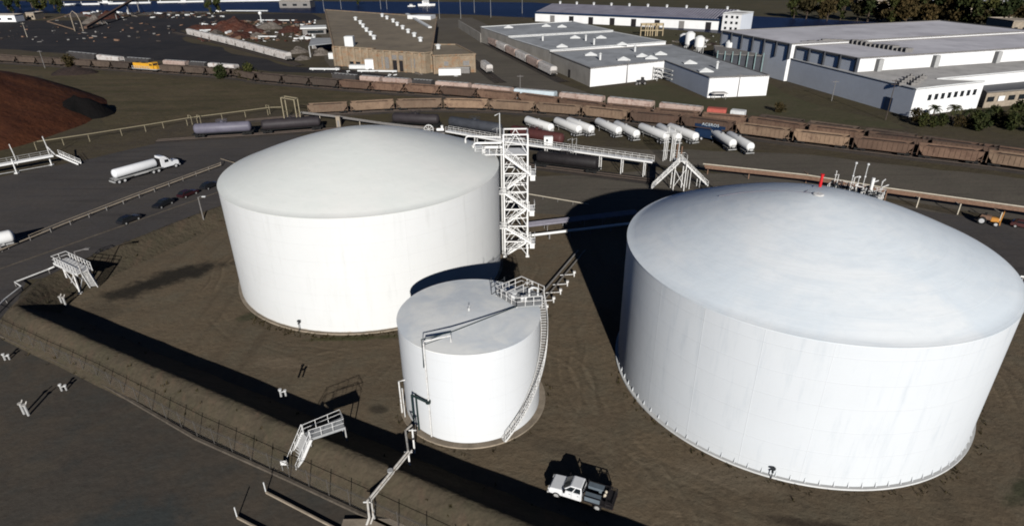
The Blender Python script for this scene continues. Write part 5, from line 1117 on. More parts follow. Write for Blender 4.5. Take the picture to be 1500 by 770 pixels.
for y in (-.32, .1): m = MB(); m.lathe([(.17, .93), (.17, 1.42), (.1, 1.55), (.05, 1.6)], 12, (-2.25, y, 0)); m.build('gas_bottle', 'creampipe', t, smooth=True)
m = MB()
for x in (-3.2, -2.55): [m.beam((x, y, .92), (x, y, 1.5), .07) for y in (-1, 1)]; m.beam((x, -1, 1.5), (x, 1, 1.5), .07)
for y in (-1, 1): m.beam((-3.2, y, 1.5), (-.35, y, 1.5), .06); m.beam((-3.2, y, 1.3), (-2.0, y, 1.3), .04); m.beam((-.35, y, .92), (-.35, y, 1.7), .07)
m.beam((-.35, -1, 1.7), (-.35, 1, 1.7), .07); m.build('headache_rack', 'blackpaint', t)
m = MB(); m.box(-3.1, -2.4, -.9, .9, .93, 1.3); m.build('cargo', 'blackpaint', t)
m = MB(); m.box(-3.28, -3.2, -.9, -.78, .62, .72); m.box(-3.28, -3.2, .78, .9, .62, .72); m.build('tail_light', 'maroon', t)
for x in (2.35, -1.75):
    for s in (-1, 1): wheel(t, x, s * .88, .4, .28, 'galv')
# tractor and red vehicle at the right edge
q = G(1447, 328); dq = (G(1470, 333) - G(1430, 325)); t = thing('farm_tractor', 'old dark tractor with pale wheels and orange mast, right of the big tank', 'tractor', (q.x, q.y, .02), math.atan2(dq.y, dq.x))
m = MB(); m.box(-1.5, .2, -.5, .5, .9, 1.7); m.box(-1.6, -.5, -.8, .8, 1.2, 1.5); m.build('body', 'rustpipe', t, bevel=.08); m = MB(); m.box(.2, 1.5, -.42, .42, .7, 1.5); m.build('hood', 'orange', t, bevel=.08)
for s in (-1, 1): wheel(t, -1.1, s * .95, .75, .42); wheel(t, 1.2, s * .8, .48, .3)
m = MB()
for s in (-.35, .35): m.beam((1.7, s, .4), (1.8, s, 2.9), .12)
m.beam((1.8, -.35, 2.9), (1.8, .35, 2.9), .12); m.box(1.7, 1.85, -.5, .5, .3, .6); m.build('mast', 'orange', t); m = MB(); m.box(-1.0, -.6, -.25, .25, 1.7, 2.1); m.build('seat', 'black', t)
q = G(1500, 334); t = make_car('maroon', 'dark red car at the right edge next to the tractor', (q.x, q.y, .02), math.atan2(dq.y, dq.x), None)
q = G(1497, 410); t = thing('guard_rail', 'white guard rail at the right edge beside the big tank', 'rail', q); m = MB(); m.beam((-.5, 0, .7), (8, -2.5, .7), .12, .25); m.build('beam', 'cleanwhite', t); m = MB(); [m.beam((x, -x * .31, 0), (x, -x * .31, .7), .12) for x in (0, 2.5, 5, 7.5)]; m.build('post', 'galv', t)

# ------------------------------------------------------------------ piles
def heap(name, c, rx, ry, h, rz, mat, lab, cat, seed, n=26, rough=.18, grp=None):
    m = MB(); vs = [(0, 0, h)]; rings = 10
    for i in range(1, rings + 1):
        r = i / rings
        for k in range(n):
            a = 2 * math.pi * k / n; x, y = r * rx * math.cos(a), r * ry * math.sin(a); w_ = mnoise.noise(Vector((x * 2.2 / rx + seed, y * 2.2 / ry, seed * .7)))
            z = h * max(0, (1 - r ** 1.35)) * (1 + rough * 2 * w_) + h * rough * .6 * mnoise.noise(Vector((x * 7 / rx, y * 7 / ry, seed))) * (1 - r); e = 1 + .25 * mnoise.noise(Vector((math.cos(a) * 1.6, math.sin(a) * 1.6, seed + 4)))
            vs.append((x * e, y * e, z if i < rings else -.2))
    fs = [(0, 1 + k, 1 + (k + 1) % n) for k in range(n)]
    for i in range(rings - 1):
        for k in range(n): a0, b0 = 1 + i * n + k, 1 + i * n + (k + 1) % n; fs.append((a0, a0 + n, b0 + n, b0))
    m.add(vs, fs); o = m.build(name, mat, smooth=True); o.location = c; o.rotation_euler = (0, 0, rz); return tag(o, lab, cat, grp)
heap('bark_pile', Vector((-186, 205, 0)), 60, 44, 17.5, R_(-42), 'bark', 'huge reddish brown bark pile at the left edge', 'pile', 1.3, 64, .07)
heap('dark_heap', G(118, 170), 9, 9, 7, .3, 'pileshade', 'small black heap painted as shade at the right foot of the bark pile', 'pile', 5.1, 30, .12)  # heap added to stand for the pile's shadow, shade put into its colour
heap('dark_heap', Vector((-196, 287, 0)), 10, 5, 3, .2, 'load', 'low dark heap behind the bark pile crest', 'pile', 3.1, 24, .2)
for i, (px, py, rx, ry, h, mt, lab) in enumerate(((300, 42, 14, 8, 3, 'scrap', 'rusty scrap heap at the far left corner of the scrap yard'), (345, 44, 16, 12, 7, 'scrap', 'tallest rusty scrap heap behind the white hopper string'), (352, 55, 14, 7, 3.5, 'scrap', 'low red brown scrap heap nearest the white hopper string'),
        (372, 47, 10, 8, 4, 'scrap', 'brown scrap heap right of the tallest heap'), (377, 54, 8, 4, 2.2, 'scrap_grey', 'pale rubble heap in the middle of the scrap yard'), (395, 42, 12, 8, 4, 'scrap_grey', 'grey rubble heap behind the pale one'), (425, 46, 13, 7, 3, 'scrap', 'wide rusty heap at the right of the scrap yard'), (405, 34, 18, 5, 2, 'scrap', 'long low rusty heap at the back of the scrap yard'),
        (438, 77, 5, 6, 3, 'scrap_grey', 'heap of pale broken pallets beside the grey shed'), (443, 87, 4, 4, 2, 'scrap_grey', 'small pale rubble heap below the broken pallets'), (470, 80, 6, 5, 3, 'scrap_grey', 'pinkish rubble heap in the open shed mouth'), (315, 50, 8, 3, 2.5, 'scrap_grey', 'pale plank heap just inside the white hopper string'), (160, 26, 18, 9, 5, 'scrap', 'reddish debris heap beside the conveyor near the river'), (140, 34, 12, 8, 5, 'scrap_grey', 'grey debris heap under the conveyor frame'))):
    heap('scrap_heap', G(px, py), rx, ry, h, i * .7, mt, lab, 'scrap heap', 2.2 + i, 22, .3, 'heaps in the scrap yard')
for i, (px, py, L, lab) in enumerate(((318, 45, 22, 'long white plank leaning on a scrap heap'), (405, 31, 30, 'long pale beam at the back of the scrap yard'), (362, 17, 40, 'long low white barrier by the river'), (392, 55, 12, 'short pale board at the right of the scrap yard'), (476, 103, 14, 'long white board lying below the brick mill, left one'), (553, 106, 18, 'long white board lying below the brick mill, middle one'), (617, 103, 20, 'long pale board lying below the mill, right one'))):
    q = G(px, py); m = MB(); m.box(-L / 2, L / 2, -.6, .6, .3, .9); [m.box(x - .2, x + .2, -.5, .5, 0, .3) for x in (-L * .4, 0, L * .4)]; o = m.build('timber_beam', 'palebox'); o.location = q; o.rotation_euler = (0, 0, .25 if i in (0,) else -.12); tag(o, lab, 'beam', 'beams lying about the yards')
q = G(383, 33); t = thing('floodlight_mast', 'short mast with a bright white ball head in the scrap yard', 'mast', q); m = MB(); m.tube([(0, 0, 0), (0, 0, 6)], .3, 8); m.build('post', 'palebox', t); m = MB(); m.lathe([(.05, -1.3), (1.0, -.9), (1.35, 0), (1.0, .9), (.05, 1.3)], 16, (0, 0, 6.5)); m.build('globe', 'cleanwhite', t, smooth=True)
# conveyor with arch near the river
a, b = G(126, 44), G(206, 17); t = thing('conveyor', 'long inclined brown conveyor rising towards the river at far left', 'conveyor', a); m = MB(); a3, b3 = Z(a, 1.5), Z(b, 12); m.beam(a3, b3, 2.0, 1.4); m.build('boom', 'hopper_brown', t, world=True); 
for f_ in (.25, .5, .75, .97): q = a3.lerp(b3, f_); m = MB(); m.beam(Z(q, 0), q, .6); m.beam(Z(q + Vector((4, 0, 0)), 0), q, .4); m.build('leg', 'dimsteel', t, world=True)
a, b = G(72, 40), G(122, 46); t = thing('hoop_gantry', 'pale hoop shaped gantry with a low boom on the dark yard', 'gantry', b); m = MB(); e = G(110, 46); P = [Z(e, 0), Z(e, 11), Z(e.lerp(b, .4), 13), Z(e.lerp(b, .8), 11), Z(b, 6), Z(b, 0)]; m.tube(P, .28, 8); m.build('hoop', 'concrete', t, world=True); m = MB(); m.beam(Z(a, 4), Z(e, 1), .6); m.beam(Z(a, 4), Z(e, 11), .3); m.build('boom', 'hopper_tan', t, world=True)

# ------------------------------------------------------------------ buildings
def bld(name, label, cat='warehouse', loc=(0, 0, 0)): return thing(name, label, cat, loc)
def xy(*v): return [(p.x, p.y) for p in v]
def facing_walls(poly, z0, z1, parent, mats, nm='wall'):
    """each run of wall one face; front faces (towards -y) get mats[0], the others mats[1]"""
    n = len(poly); ar = sum(poly[i][0] * poly[(i + 1) % n][1] - poly[(i + 1) % n][0] * poly[i][1] for i in range(n)); poly = poly if ar > 0 else poly[::-1]
    for i in range(n):
        a, b = poly[i], poly[(i + 1) % n]; nx, ny = b[1] - a[1], a[0] - b[0]; l = math.hypot(nx, ny)
        m_ = MB(); m_.add([(a[0], a[1], z0), (b[0], b[1], z0), (b[0], b[1], z1), (a[0], a[1], z1)], [(0, 1, 2, 3)]); m_.build(nm, mats[0] if ny / l < -.72 else mats[1], parent, world=True)
def flat_roof(poly, z, parent, mat, curb=.35, cmat='trim', nm='roof', cw=.4):
    m = MB(); m.prism(poly, z - .3, z); r = m.build(nm, mat, parent, world=True); m = MB(); n = len(poly)
    for i in range(n): a, b = poly[i], poly[(i + 1) % n]; m.beam((*a, z + curb / 2), (*b, z + curb / 2), cw, curb)
    o = m.build('coping', cmat, r); o.location = -Vector(parent.location); return r
# brick mill ---------------------------------------------------------------
z = 8.4
FL, FM, FR = G(492, 96.5), G(555, 104), G(634, 106); BL, BR = G(476, 15, z), G(640, 26, z); FRr = G(628, 78, z)
t = bld('brick_mill', 'long flat roofed tan brick mill with rows of roof vents', 'mill', Z(FM, 0)); FL2 = FL; 
dF = (FR - FL); dF.z = 0; nF = Vector((dF.y, -dF.x, 0)).normalized()
poly = xy(FL, FL + dF * .44, FL + dF * .46 + nF * 4, FL + dF * .98 + nF * 4, FL + dF * 1.0, BR, BL)
facing_walls(poly, 0, z, t, ('brick', 'brick')); flat_roof(poly, z, t, 'brickroof', .5, 'brick', cw=.8)
m = MB()
for k in range(15):
    f_ = k / 14; off = nF * (4 if .46 <= f_ <= .98 else 0); q = FL + dF * f_ + off; m.box(q.x - .5, q.x + .5, q.y - .7, q.y + .3, 0, z + .3)
m.build('pilaster', 'brick', t, world=True)
def wall_panel(P0, dvec, f0, f1, z0, z1, off, depth=.15):
    """flat box lying on a wall line"""
    m = MB(); a, b = P0 + dvec * f0, P0 + dvec * f1; n = Vector((dvec.y, -dvec.x, 0)).normalized(); a, b = a + n * off, b + n * off; vs = []
    for zz_ in (z0, z1): vs += [Z(a, zz_), Z(b, zz_), Z(b + n * depth, zz_), Z(a + n * depth, zz_)]
    m.add(vs, [(3, 2, 1, 0), (4, 5, 6, 7), (0, 1, 5, 4), (1, 2, 6, 5), (2, 3, 7, 6), (3, 0, 4, 7)]); return m
wall_panel(FL, dF, .66, .76, .2, 4.8, 4.0).build('dock_door', 'blackpaint', t, world=True); wall_panel(FL, dF, .655, .765, 5.2, 7, 4.0).build('window', 'dimsteel', t, world=True)
wall_panel(FL, dF, .16, .28, 1.2, 2.4, 0).build('window', 'glass', t, world=True); wall_panel(FL, dF, .55, .62, 1, 6, 4.0).build('window', 'dimsteel', t, world=True); wall_panel(FL, dF, .84, .88, 2, 6, 4.0).build('window', 'dimsteel', t, world=True)
v0 = MB(); v0.lathe([(.9, 0), (.9, 1.3), (1.3, 1.5), (1.3, 1.9), (.05, 2.3)], 12); vo = None
for px, py in ((521, 30), (528, 35.5), (532, 40.5), (537, 46.5), (543, 52), (548, 58), (560, 25), (567, 28.5), (576, 33), (582, 38), (590, 43), (598, 48.5), (607, 54), (616, 61)):
    q = G(px, py, z) - t.location
    if vo is None: vo = v0.build('roof_vent', 'palebox', t); vo.location = q
    else: c = vo.copy(); COL.objects.link(c); c.parent = t; c.location = q
q = G(513, 68, z) - t.location; m = MB(); m.box(q.x - 2, q.x + 2, q.y - 2, q.y + 2, z, z + 4.5); m.build('roof_house', 'palebox', t, bevel=.1)
a, b = G(596, 22, z), G(630, 42, z); m = MB(); m.beam(Z(a, z + .6), Z(b, z + .6), 2.0, .8); m.build('roof_duct', 'palebox', t, world=True)
q = G(617, 28, z); m = MB(); m.prism([(q.x - 9, q.y + 1), (q.x + 7, q.y - 7), (q.x + 9, q.y + 4), (q.x - 2, q.y + 6)], z, z + 2.2); m.build('roof_canopy', 'cleanwhite', t, world=True)
# annex
A0, A1 = G(636, 108.5), G(697, 106); A2, A3 = G(668, 66, 7.4), G(618, 66, 7.4); t = bld('brick_annex', 'square tan brick annex at the right end of the mill', 'mill', Z(A0, 0)); poly = xy(A0, A1, A2, A3)
facing_walls(poly, 0, 7.4, t, ('brick', 'brick')); flat_roof(poly, 7.4, t, 'brickroof', .5, 'brick', cw=.7); dA = A1 - A0
m = MB(); [m.box((A0 + dA * f_).x - .4, (A0 + dA * f_).x + .4, (A0 + dA * f_).y - .5, (A0 + dA * f_).y + .2, 0, 7.6) for f_ in (0.02, .6, .98)]; m.build('pilaster', 'brick', t, world=True); wall_panel(A0, dA, .25, .35, 3.2, 5, 0).build('window', 'dimsteel', t, world=True); wall_panel(A0, dA, .7, .85, 3, 5, 0).build('window', 'dimsteel', t, world=True)
q = G(642, 72, 7.4) - Z(t.location, 0); m = MB(); m.lathe([(.9, 7.4), (.9, 8.7), (1.3, 8.9), (1.3, 9.3), (.05, 9.7)], 12, (q.x, q.y, 0)); m.build('roof_vent', 'palebox', t)
# boxes standing before the mill
def crate_box(px, py, w_, d_, h_, mat, lab, nm='shipping_container', rz=-.1):
    q = G(px, py); t = thing(nm, lab, 'container', q, rz); m = MB(); m.box(-w_ / 2, w_ / 2, 0, d_, .1, h_); m.build('box', mat, t, bevel=.04); m = MB(); n = max(2, int(w_ / .6)); [m.box(-w_ / 2 + (k + .5) * w_ / n - .05, -w_ / 2 + (k + .5) * w_ / n + .05, -.04, .0, .25, h_ - .2) for k in range(n)]; m.build('rib', mat, t); m = MB(); m.box(-w_ / 2 - .03, w_ / 2 + .03, -.05, .05, h_ - .12, h_ + .03); m.build('top_rail', 'galv', t)
crate_box(545, 102.5, 6, 3, 4.5, 'cleanwhite', 'bright white upright container left of the mill dock door'); crate_box(659, 111, 9.5, 3, 2.8, 'cleanwhite', 'long white container in front of the brick annex', rz=.05)
crate_box(524, 101.5, 8, 2.5, 1.8, 'palebox', 'low pale container left of the bright white upright one'); crate_box(678, 108, 6, 3, 2.6, 'dimsteel', 'grey container right of the long white one'); crate_box(485, 87, 2.4, 2, 3, 'palebox', 'small pale crate in the open shed mouth', nm='crate')
# sheds left of the mill
t = bld('open_shed', 'grey roofed open sided shed attached to the left of the mill', 'shed', G(470, 85)); a, b, c, d_ = G(455, 84), G(490, 80), G(487, 56, 5.6), G(456, 56, 5.6); poly = xy(a, b, c, d_); m = MB(); m.prism(poly, 5.4, 5.7); m.build('roof', 'greyroof', t, world=True); m = MB()
for p in poly: m.beam((*p, 0), (*p, 5.4), .5)
m.build('post', 'galv', t, world=True); m = MB(); m.add([(*poly[2], 0), (*poly[3], 0), (*poly[3], 5.4), (*poly[2], 5.4)], [(0, 1, 2, 3)]); m.build('back_wall', 'dimsteel', t, world=True)
t = bld('low_shed', 'low shed with white roof edge left of the mill', 'shed', G(460, 52)); a, b = G(444, 51), G(478, 50); m = MB(); poly = xy(a, b, b + Vector((-4, 12, 0)), a + Vector((-4, 12, 0))); m.prism(poly, 0, 3.4); m.build('wall', 'dimsteel', t, world=True); m = MB(); m.prism(xy(a + Vector((-1, -1.2, 0)), b + Vector((1, -1.2, 0)), b + Vector((-3, 13, 0)), a + Vector((-5, 13, 0))), 3.41, 4.2); m.build('roof', 'palebox', t, world=True)
wall_panel(a, b - a, .2, .9, .6, 2.4, 0).build('window', 'glass', t, world=True)
# corrugated warehouse -----------------------------------------------------
z1, z2, z3 = 7.0, 7.8, 8.4
W0, W1_, W2_, W3_, W4_ = G(864, 127.5), G(971, 115), G(1036, 143.5), G(1122, 140), G(985, 66, z1); WL1 = G(806, 77, z1); t = bld('grey_warehouse', 'grey roofed warehouse with stepped roof, white front and corrugated side', 'warehouse', Z(W0, 0))
V1 = (W2_ - W1_); s1 = xy(W0, W1_, W2_, W3_, W4_, WL1)
facing_walls(s1, 0, z1, t, ('whitewall', 'corrugated')); flat_roof(s1, z1, t, 'greyroof', .3, 'dimsteel')
wall_panel(W1_, W2_ - W1_, 0.005, .995, .05, z1 - .02, .02, .06).build('wing_wall', 'blue_shaded_wall', t, world=True)  # wall is white; its shade is put into the bluish colour
d1 = (W0 - WL1).normalized(); WR1 = G(975, 64, z1); L2, R2_ = G(745, 55.5, z2), G(898, 47, z2); s2_ = xy(WL1 + (WL1 - W0) * .002, WR1, R2_, L2)
facing_walls(s2_, 0, z2, t, ('whitewall', 'corrugated')); flat_roof(s2_, z2, t, 'greyroof', .3, 'palebox')
L3, R3 = G(704, 40, z3), G(838, 32, z3); s3 = xy(Vector((L2.x, L2.y, 0)), R2_, R3, L3); facing_walls(s3, 0, z3, t, ('whitewall', 'corrugated')); flat_roof(s3, z3, t, 'greyroof', .3, 'palebox')
a, b = L3, G(672, 30, 5); m = MB(); m.beam(Z(a, 2.5), Z(b, 2.5), .6, 5); m.build('yard_wall', 'corrugated', t, world=True)
wall_panel(WL1, W0 - WL1, .5, .54, .1, 3.2, 0).build('door', 'blackpaint', t, world=True)
for px, py, zz_ in ((865, 81, z1), (879, 88, z1), (913, 88, z1), (940, 83, z1), (953, 86, z1), (967, 80, z1), (1010, 93, z1), (1033, 105, z1), (1050, 101, z1), (930, 76, z1), (795, 60, z2), (823, 69, z2), (842, 56, z2), (858, 60, z2), (880, 56, z2), (870, 66, z2), (911, 66, z2), (745, 41, z3), (800, 39, z3), (823, 40, z3)):
    q = G(px, py, zz_) - Z(t.location, 0); m = MB()
    if int(px) % 3 == 0: m.lathe([(.45, 0), (.45, 2.2), (.8, 2.4), (.05, 2.9)], 10, (q.x, q.y, zz_)); m.build('roof_vent', 'palebox', t)
    else: m.prism([(q.x - 2.6, q.y - 1.8), (q.x + 2.6, q.y - 1.8), (q.x + 2.6, q.y + 1.8), (q.x - 2.6, q.y + 1.8)], zz_, zz_ + .4); m.add([(q.x - 2.4, q.y - 1.6, zz_ + .41), (q.x + 2.4, q.y - 1.6, zz_ + .41), (q.x + 2.4, q.y + 1.6, zz_ + .41), (q.x - 2.4, q.y + 1.6, zz_ + .41), (q.x, q.y, zz_ + 1.4)], [(0, 1, 4), (1, 2, 4), (2, 3, 4), (3, 0, 4)]); m.build('skylight', 'palebox', t)
q0 = W1_ + (W0 - W1_) * .16; m = MB(); nW_ = Vector((.5, -.86, 0))
for z_ in (1.4, 3.0, 4.6): m.tube([Z(q0 + nW_ * .4, z_), Z(q0 + nW_ * 3.0 + Vector((3, 1, 0)), z_), Z(W1_ + (W2_ - W1_) * .25 + Vector((-.6, -.3, 0)), z_)], .3, 8)
for x in (0.5, 3): m.beam(Z(q0 + nW_ * x, 0), Z(q0 + nW_ * x, 5.2), .3)
m.build('wall_duct', 'galv', t, world=True)
q = W2_ + Vector((3.5, -2.2, 0)); tt = thing('market_canopy', 'small dark table canopy before the white wing wall', 'canopy', q); 
for x, y in ((-2, -1), (-2, 1), (2, -1), (2, 1)): m = MB(); m.beam((x, y, 0), (x, y, 2), .15); m.build('leg', 'dimsteel', tt)
m = MB(); m.prof_x([(-3, 2), (3, 2), (2, 2.4), (-2, 2.4)], -1.4, 1.4); m.build('top', 'midroof', tt)
q = G(940, 124); tt = thing('wheel_loader', 'small dark loader parked at the white warehouse wall', 'loader', q); m = MB(); m.box(-1.4, 1.4, -.8, .8, .7, 1.7); m.box(-.4, .7, -.7, .7, 1.7, 2.8); m.build('body', 'blackpaint', tt, bevel=.1); [wheel(tt, x, s * .9, .65, .4, 'dimsteel') for x in (-1, 1) for s in (-1, 1)]; m = MB(); m.prof_x([(-2.6, .1), (-1.9, .1), (-1.7, 1.0), (-2.3, .7)], -1, 1); m.build('bucket', 'dimsteel', tt)
# long white warehouse by the river ----------------------------------------
ze = 6.6; a, b = G(784, 31.5), G(1064, 45); rb, ra_ = G(1082, 18, 9.5), G(797, 10.5, 9.5); t = bld('white_warehouse', 'long white warehouse with lavender metal roof by the river', 'warehouse', Z(a, 0)); dv = b - a
nb = Vector((-dv.y, dv.x, 0)).normalized() * 56; poly = xy(a, b, b + nb, a + nb)
facing_walls(poly, 0, ze, t, ('whitewall', 'blue_shaded_wall')); m = MB(); half = nb * .5; e1, e2 = a - nb.normalized() * 1.2, b - nb.normalized() * 1.2
m.add([Z(e1, ze), Z(e2, ze), Z(b + half, 10.5), Z(a + half, 10.5), Z(b + nb, ze), Z(a + nb, ze)], [(0, 1, 2, 3), (3, 2, 4, 5)]); m.build('roof', 'metalroof', t, world=True)
m = MB(); m.add([Z(a, ze), Z(a + nb, ze), Z(a + half, 10.45)], [(0, 2, 1)]); m.add([Z(b, ze), Z(b + nb, ze), Z(b + half, 10.45)], [(0, 1, 2)]); m.build('gable', 'whitewall', t, world=True)
m = MB(); m.beam(Z(e1, ze - .25), Z(e2, ze - .25), .4, .9); m.build('eave_fascia', 'blue', t, world=True)
for k, px in enumerate((813, 844, 875, 908, 940, 974, 1008, 1044)):
    f_ = (px - 784) / 280 * .985; wall_panel(a, dv, f_ - .013, f_ + .013, .05, 4.6, 0).build('door', 'dimsteel' if k in (0, 6) else 'blackpaint', t, world=True)
for k in range(10): q = (a + half) + dv * (.05 + k * .1); m = MB(); m.lathe([(.8, 10.3), (.8, 11.6), (1.2, 11.8), (.05, 12.4)], 10, (q.x, q.y, 0)); m.build('ridge_vent', 'palebox', t, world=True)
o0, o1 = G(1057, 45.5), G(1084, 47.5); t = bld('office_block', 'white three storey office at the right end of the long white warehouse', 'office', Z(o0, 0)); dv = o1 - o0; n = Vector((dv.y, -dv.x, 0)).normalized(); o0, o1 = o0 + n * 1.0, o1 + n * 1.0; bk = -n * 18; facing_walls(xy(o0, o1, o1 + bk, o0 + bk), 0, 10.6, t, ('whitewall', 'blue_shaded_wall')); flat_roof(xy(o0, o1, o1 + bk, o0 + bk), 10.6, t, 'midroof', .4, 'palebox')
for r_ in (1.2, 4.6, 8.0):
    for c_ in (.15, .45, .72): wall_panel(o0, dv, c_, c_ + .12, r_, r_ + 1.5, .01).build('window', 'glass', t, world=True)
# big blue-white warehouse on the right ------------------------------------
zl, zu = 8.6, 13.2; B0, B1, B2 = G(1118, 109), G(1331, 171.5), G(1430, 158.5); B3 = G(1372, 116, zl); B4 = G(1640, 92, zl); bk0 = G(1660, 60, zl); bk1 = G(1085, 60, zl)
t = bld('blue_warehouse', 'huge warehouse with long bluish side wall and stepped pale roofs', 'warehouse', Z(B1, 0)); poly = xy(B1, B2, B3, B4, bk0, bk1, B0)
facing_walls(poly, 0, zl, t, ('whitewall', 'blue_shaded_wall')); flat_roof(poly, zl, t, 'midroof', .3, 'palebox')
dv = B2 - B1
for k in range(8): f_ = .20 + k * .095; wall_panel(B1, dv, f_, f_ + .045, 4.6, 6.4, .005).build('window', 'glass', t, world=True)
wall_panel(B0, B1 - B0, .86, .90, .1, 4.2, 0).build('dock_door', 'blue', t, world=True)
wall_panel(B0, B1 - B0, .0, .18, zl, zl + 1.6, -1.0, .4).build('roof_screen', 'blue', t, world=True)
U0, U1, U2, U3 = G(1170, 68, zu), G(1257, 86, zu), G(1640, 62, zu), G(1337, 72, zu); Vb = G(1240, 60, zu)
ux = (U2 - U1).normalized(); uy = Vector((-ux.y, ux.x, 0)); dep = (U0 - U1).dot(uy); U0c = U1 + uy * dep
pu = xy(U1, U1 + ux * 120, U1 + ux * 120 + uy * dep, U0c + Vector((0, 0, 0))); facing_walls(pu, zl, zu, t, ('whitewall', 'blue_shaded_wall'), 'upper_wall'); flat_roof(pu, zu, t, 'paleroof', .3, 'dimsteel')
P0, P1 = G(1085, 50.5, zu), G(1166, 72, zu); dl = (P0 - P1).length; q1 = U0c - ux * 3 ; dep2 = dl; pu2 = xy(q1, q1 + ux * 125, q1 + ux * 125 + uy * dep2, q1 + uy * dep2); facing_walls(pu2, .1, zu + .9, t, ('whitewall', 'blue_shaded_wall'), 'upper_wall'); flat_roof(pu2, zu + .9, t, 'paleroof', .3, 'dimsteel')
for base, ln, n_, zt_ in ((U1, dep, 5, zu), (q1, dep2, 7, zu + .9)):
    m = MB()
    for k in range(n_): q = base + uy * (ln * k / (n_ - 1)); m.box(q.x - .5, q.x + .5, q.y - .6, q.y + .6, zl, zt_ + .2)
    m.beam(Z(base - ux * .2, zt_ - .3), Z(base - ux * .2 + uy * ln, zt_ - .3), .3, .6); m.build('pilaster', 'slate', t, world=True)
for f_ in (8, 33, 62, 84, 108):
    q = U1 + ux * f_; m = MB(); n_ = -uy; c0 = q; m.add([Z(c0, zl), Z(c0 + ux * 2, zl), Z(c0 + ux * 2, zu - .5), Z(c0, zu - .5), Z(c0 + n_ * 1.6, zl), Z(c0 + ux * 2 + n_ * 1.6, zl), Z(c0 + ux * 2 + n_ * 1.6, zu - .5), Z(c0 + n_ * 1.6, zu - .5)], [(4, 5, 6, 7), (0, 4, 7, 3), (1, 2, 6, 5), (3, 7, 6, 2)]); m.build('wall_duct', 'galv', t, world=True)
m = MB(); rl = random.Random(4)
for (pa_, pb_) in (((1178, 63), (1243, 61)), ((1245, 62), (1330, 75))):
    for k in range(14): q = G(pa_[0] + (pb_[0] - pa_[0]) * k / 13, pa_[1] + (pb_[1] - pa_[1]) * k / 13, zu + .4); m.box(q.x - 1.4, q.x + 1.4, q.y - .7, q.y + .7, zu, zu + .9 + .8 * rl.random())
m.build('roof_pipework', 'dimsteel', t, world=True)
for k in range(8): q = G(1320 + 4.4 * k, 125 - (k % 4) * 3.2, zl); m = MB(); m.box(q.x - 1.1, q.x + 1.1, q.y - .7, q.y + .7, zl, zl + .9); m.box(q.x - .3, q.x + .3, q.y - .3, q.y + .3, zl + .9, zl + 1.5); m.build('air_handler', 'dimsteel', t, world=True)
# dark lower wing at the right edge
a, b = G(1436, 159), G(1560, 148); t = bld('side_building', 'low dark roofed building right of the white eight window wall', 'building', Z(a, 0)); dv = b - a; bk = Vector((8, 22, 0)); poly = xy(a + Vector((1, .5, 0)), b, b + bk, a + bk); facing_walls(poly, 0, 5.0, t, ('concrete', 'dimsteel')); flat_roof(poly, 5.0, t, 'slate', .25, 'dimsteel')
for k in range(6): wall_panel(a, dv, .05 + k * .12, .12 + k * .12, 2.0, 3.6, .0).build('window', 'cleanwhite' if k in (1, 4) else 'glass', t, world=True)
# silo yard between the warehouses
q = G(1066, 100); t = bld('process_building', 'dark process building with frames between the two warehouses', 'building', Z(q, 0)); a, b = G(1046, 108), G(1112, 112); bk = Vector((6, 24, 0)); facing_walls(xy(a, b, b + bk, a + bk), 0, 8, t, ('slate', 'slate')); flat_roof(xy(a, b, b + bk, a + bk), 8, t, 'dimsteel', .3, 'dimsteel'); m = MB()
for k in range(7): p = a.lerp(b, k / 6); m.beam(Z(p + Vector((0, -1, 0)), 0), Z(p + Vector((0, -1, 0)), 9.5), .35)
m.build('frame', 'teal', t, world=True)
q = G(1066, 96); t = thing('silo', 'bright white upright silo between the two warehouses', 'silo', q); m = MB(); m.lathe([(2.4, 0), (2.4, 9.8), (1.2, 11), (.05, 11.2)], 24); m.build('shell', 'cleanwhite', t, smooth=True); m = MB(); m.tube([(2.5, -.5, 0), (2.5, -.5, 11)], .1, 6); m.build('ladder', 'galv', t)
for px, py, h_, lab in ((1008, 80, 7, 'white cyclone tank with legs behind the grey warehouse, left one'), (1022, 84, 6, 'white cyclone tank with legs behind the grey warehouse, right one'), (1000, 76, 5, 'smallest pale cyclone tank behind the grey warehouse roof')):
    q = G(px, py); t = thing('cyclone_tank', lab, 'tank', q, 0, 'cyclone tanks'); m = MB(); m.lathe([(.3, 2.5), (2.4, 5), (2.4, h_ + 3), (1, h_ + 4), (.05, h_ + 4)], 18); m.build('shell', 'cleanwhite', t, smooth=True); 
    for x, y in ((-1.7, -1.7), (-1.7, 1.7), (1.7, -1.7), (1.7, 1.7)): m = MB(); m.beam((x, y, 0), (x, y, 5.5), .25); m.build('leg', 'galv', t)
for i, px in enumerate((943, 950, 957, 965)):
    q = G(px, 53); m = MB(); m.box(-2.4, -1.9, -.6, .6, 0, 7); m.box(1.9, 2.4, -.6, .6, 0, 7); m.box(-2.4, 2.4, -.6, .6, 6, 7.4); m.box(-2.4, 2.4, -.4, .4, 3, 3.5); o = m.build('timber_frame', 'crate'); o.location = q; tag(o, 'yellowish timber frame, %s from the left on the warehouse lawn' % ORD[i], 'frame', 'timber frames on the lawn')
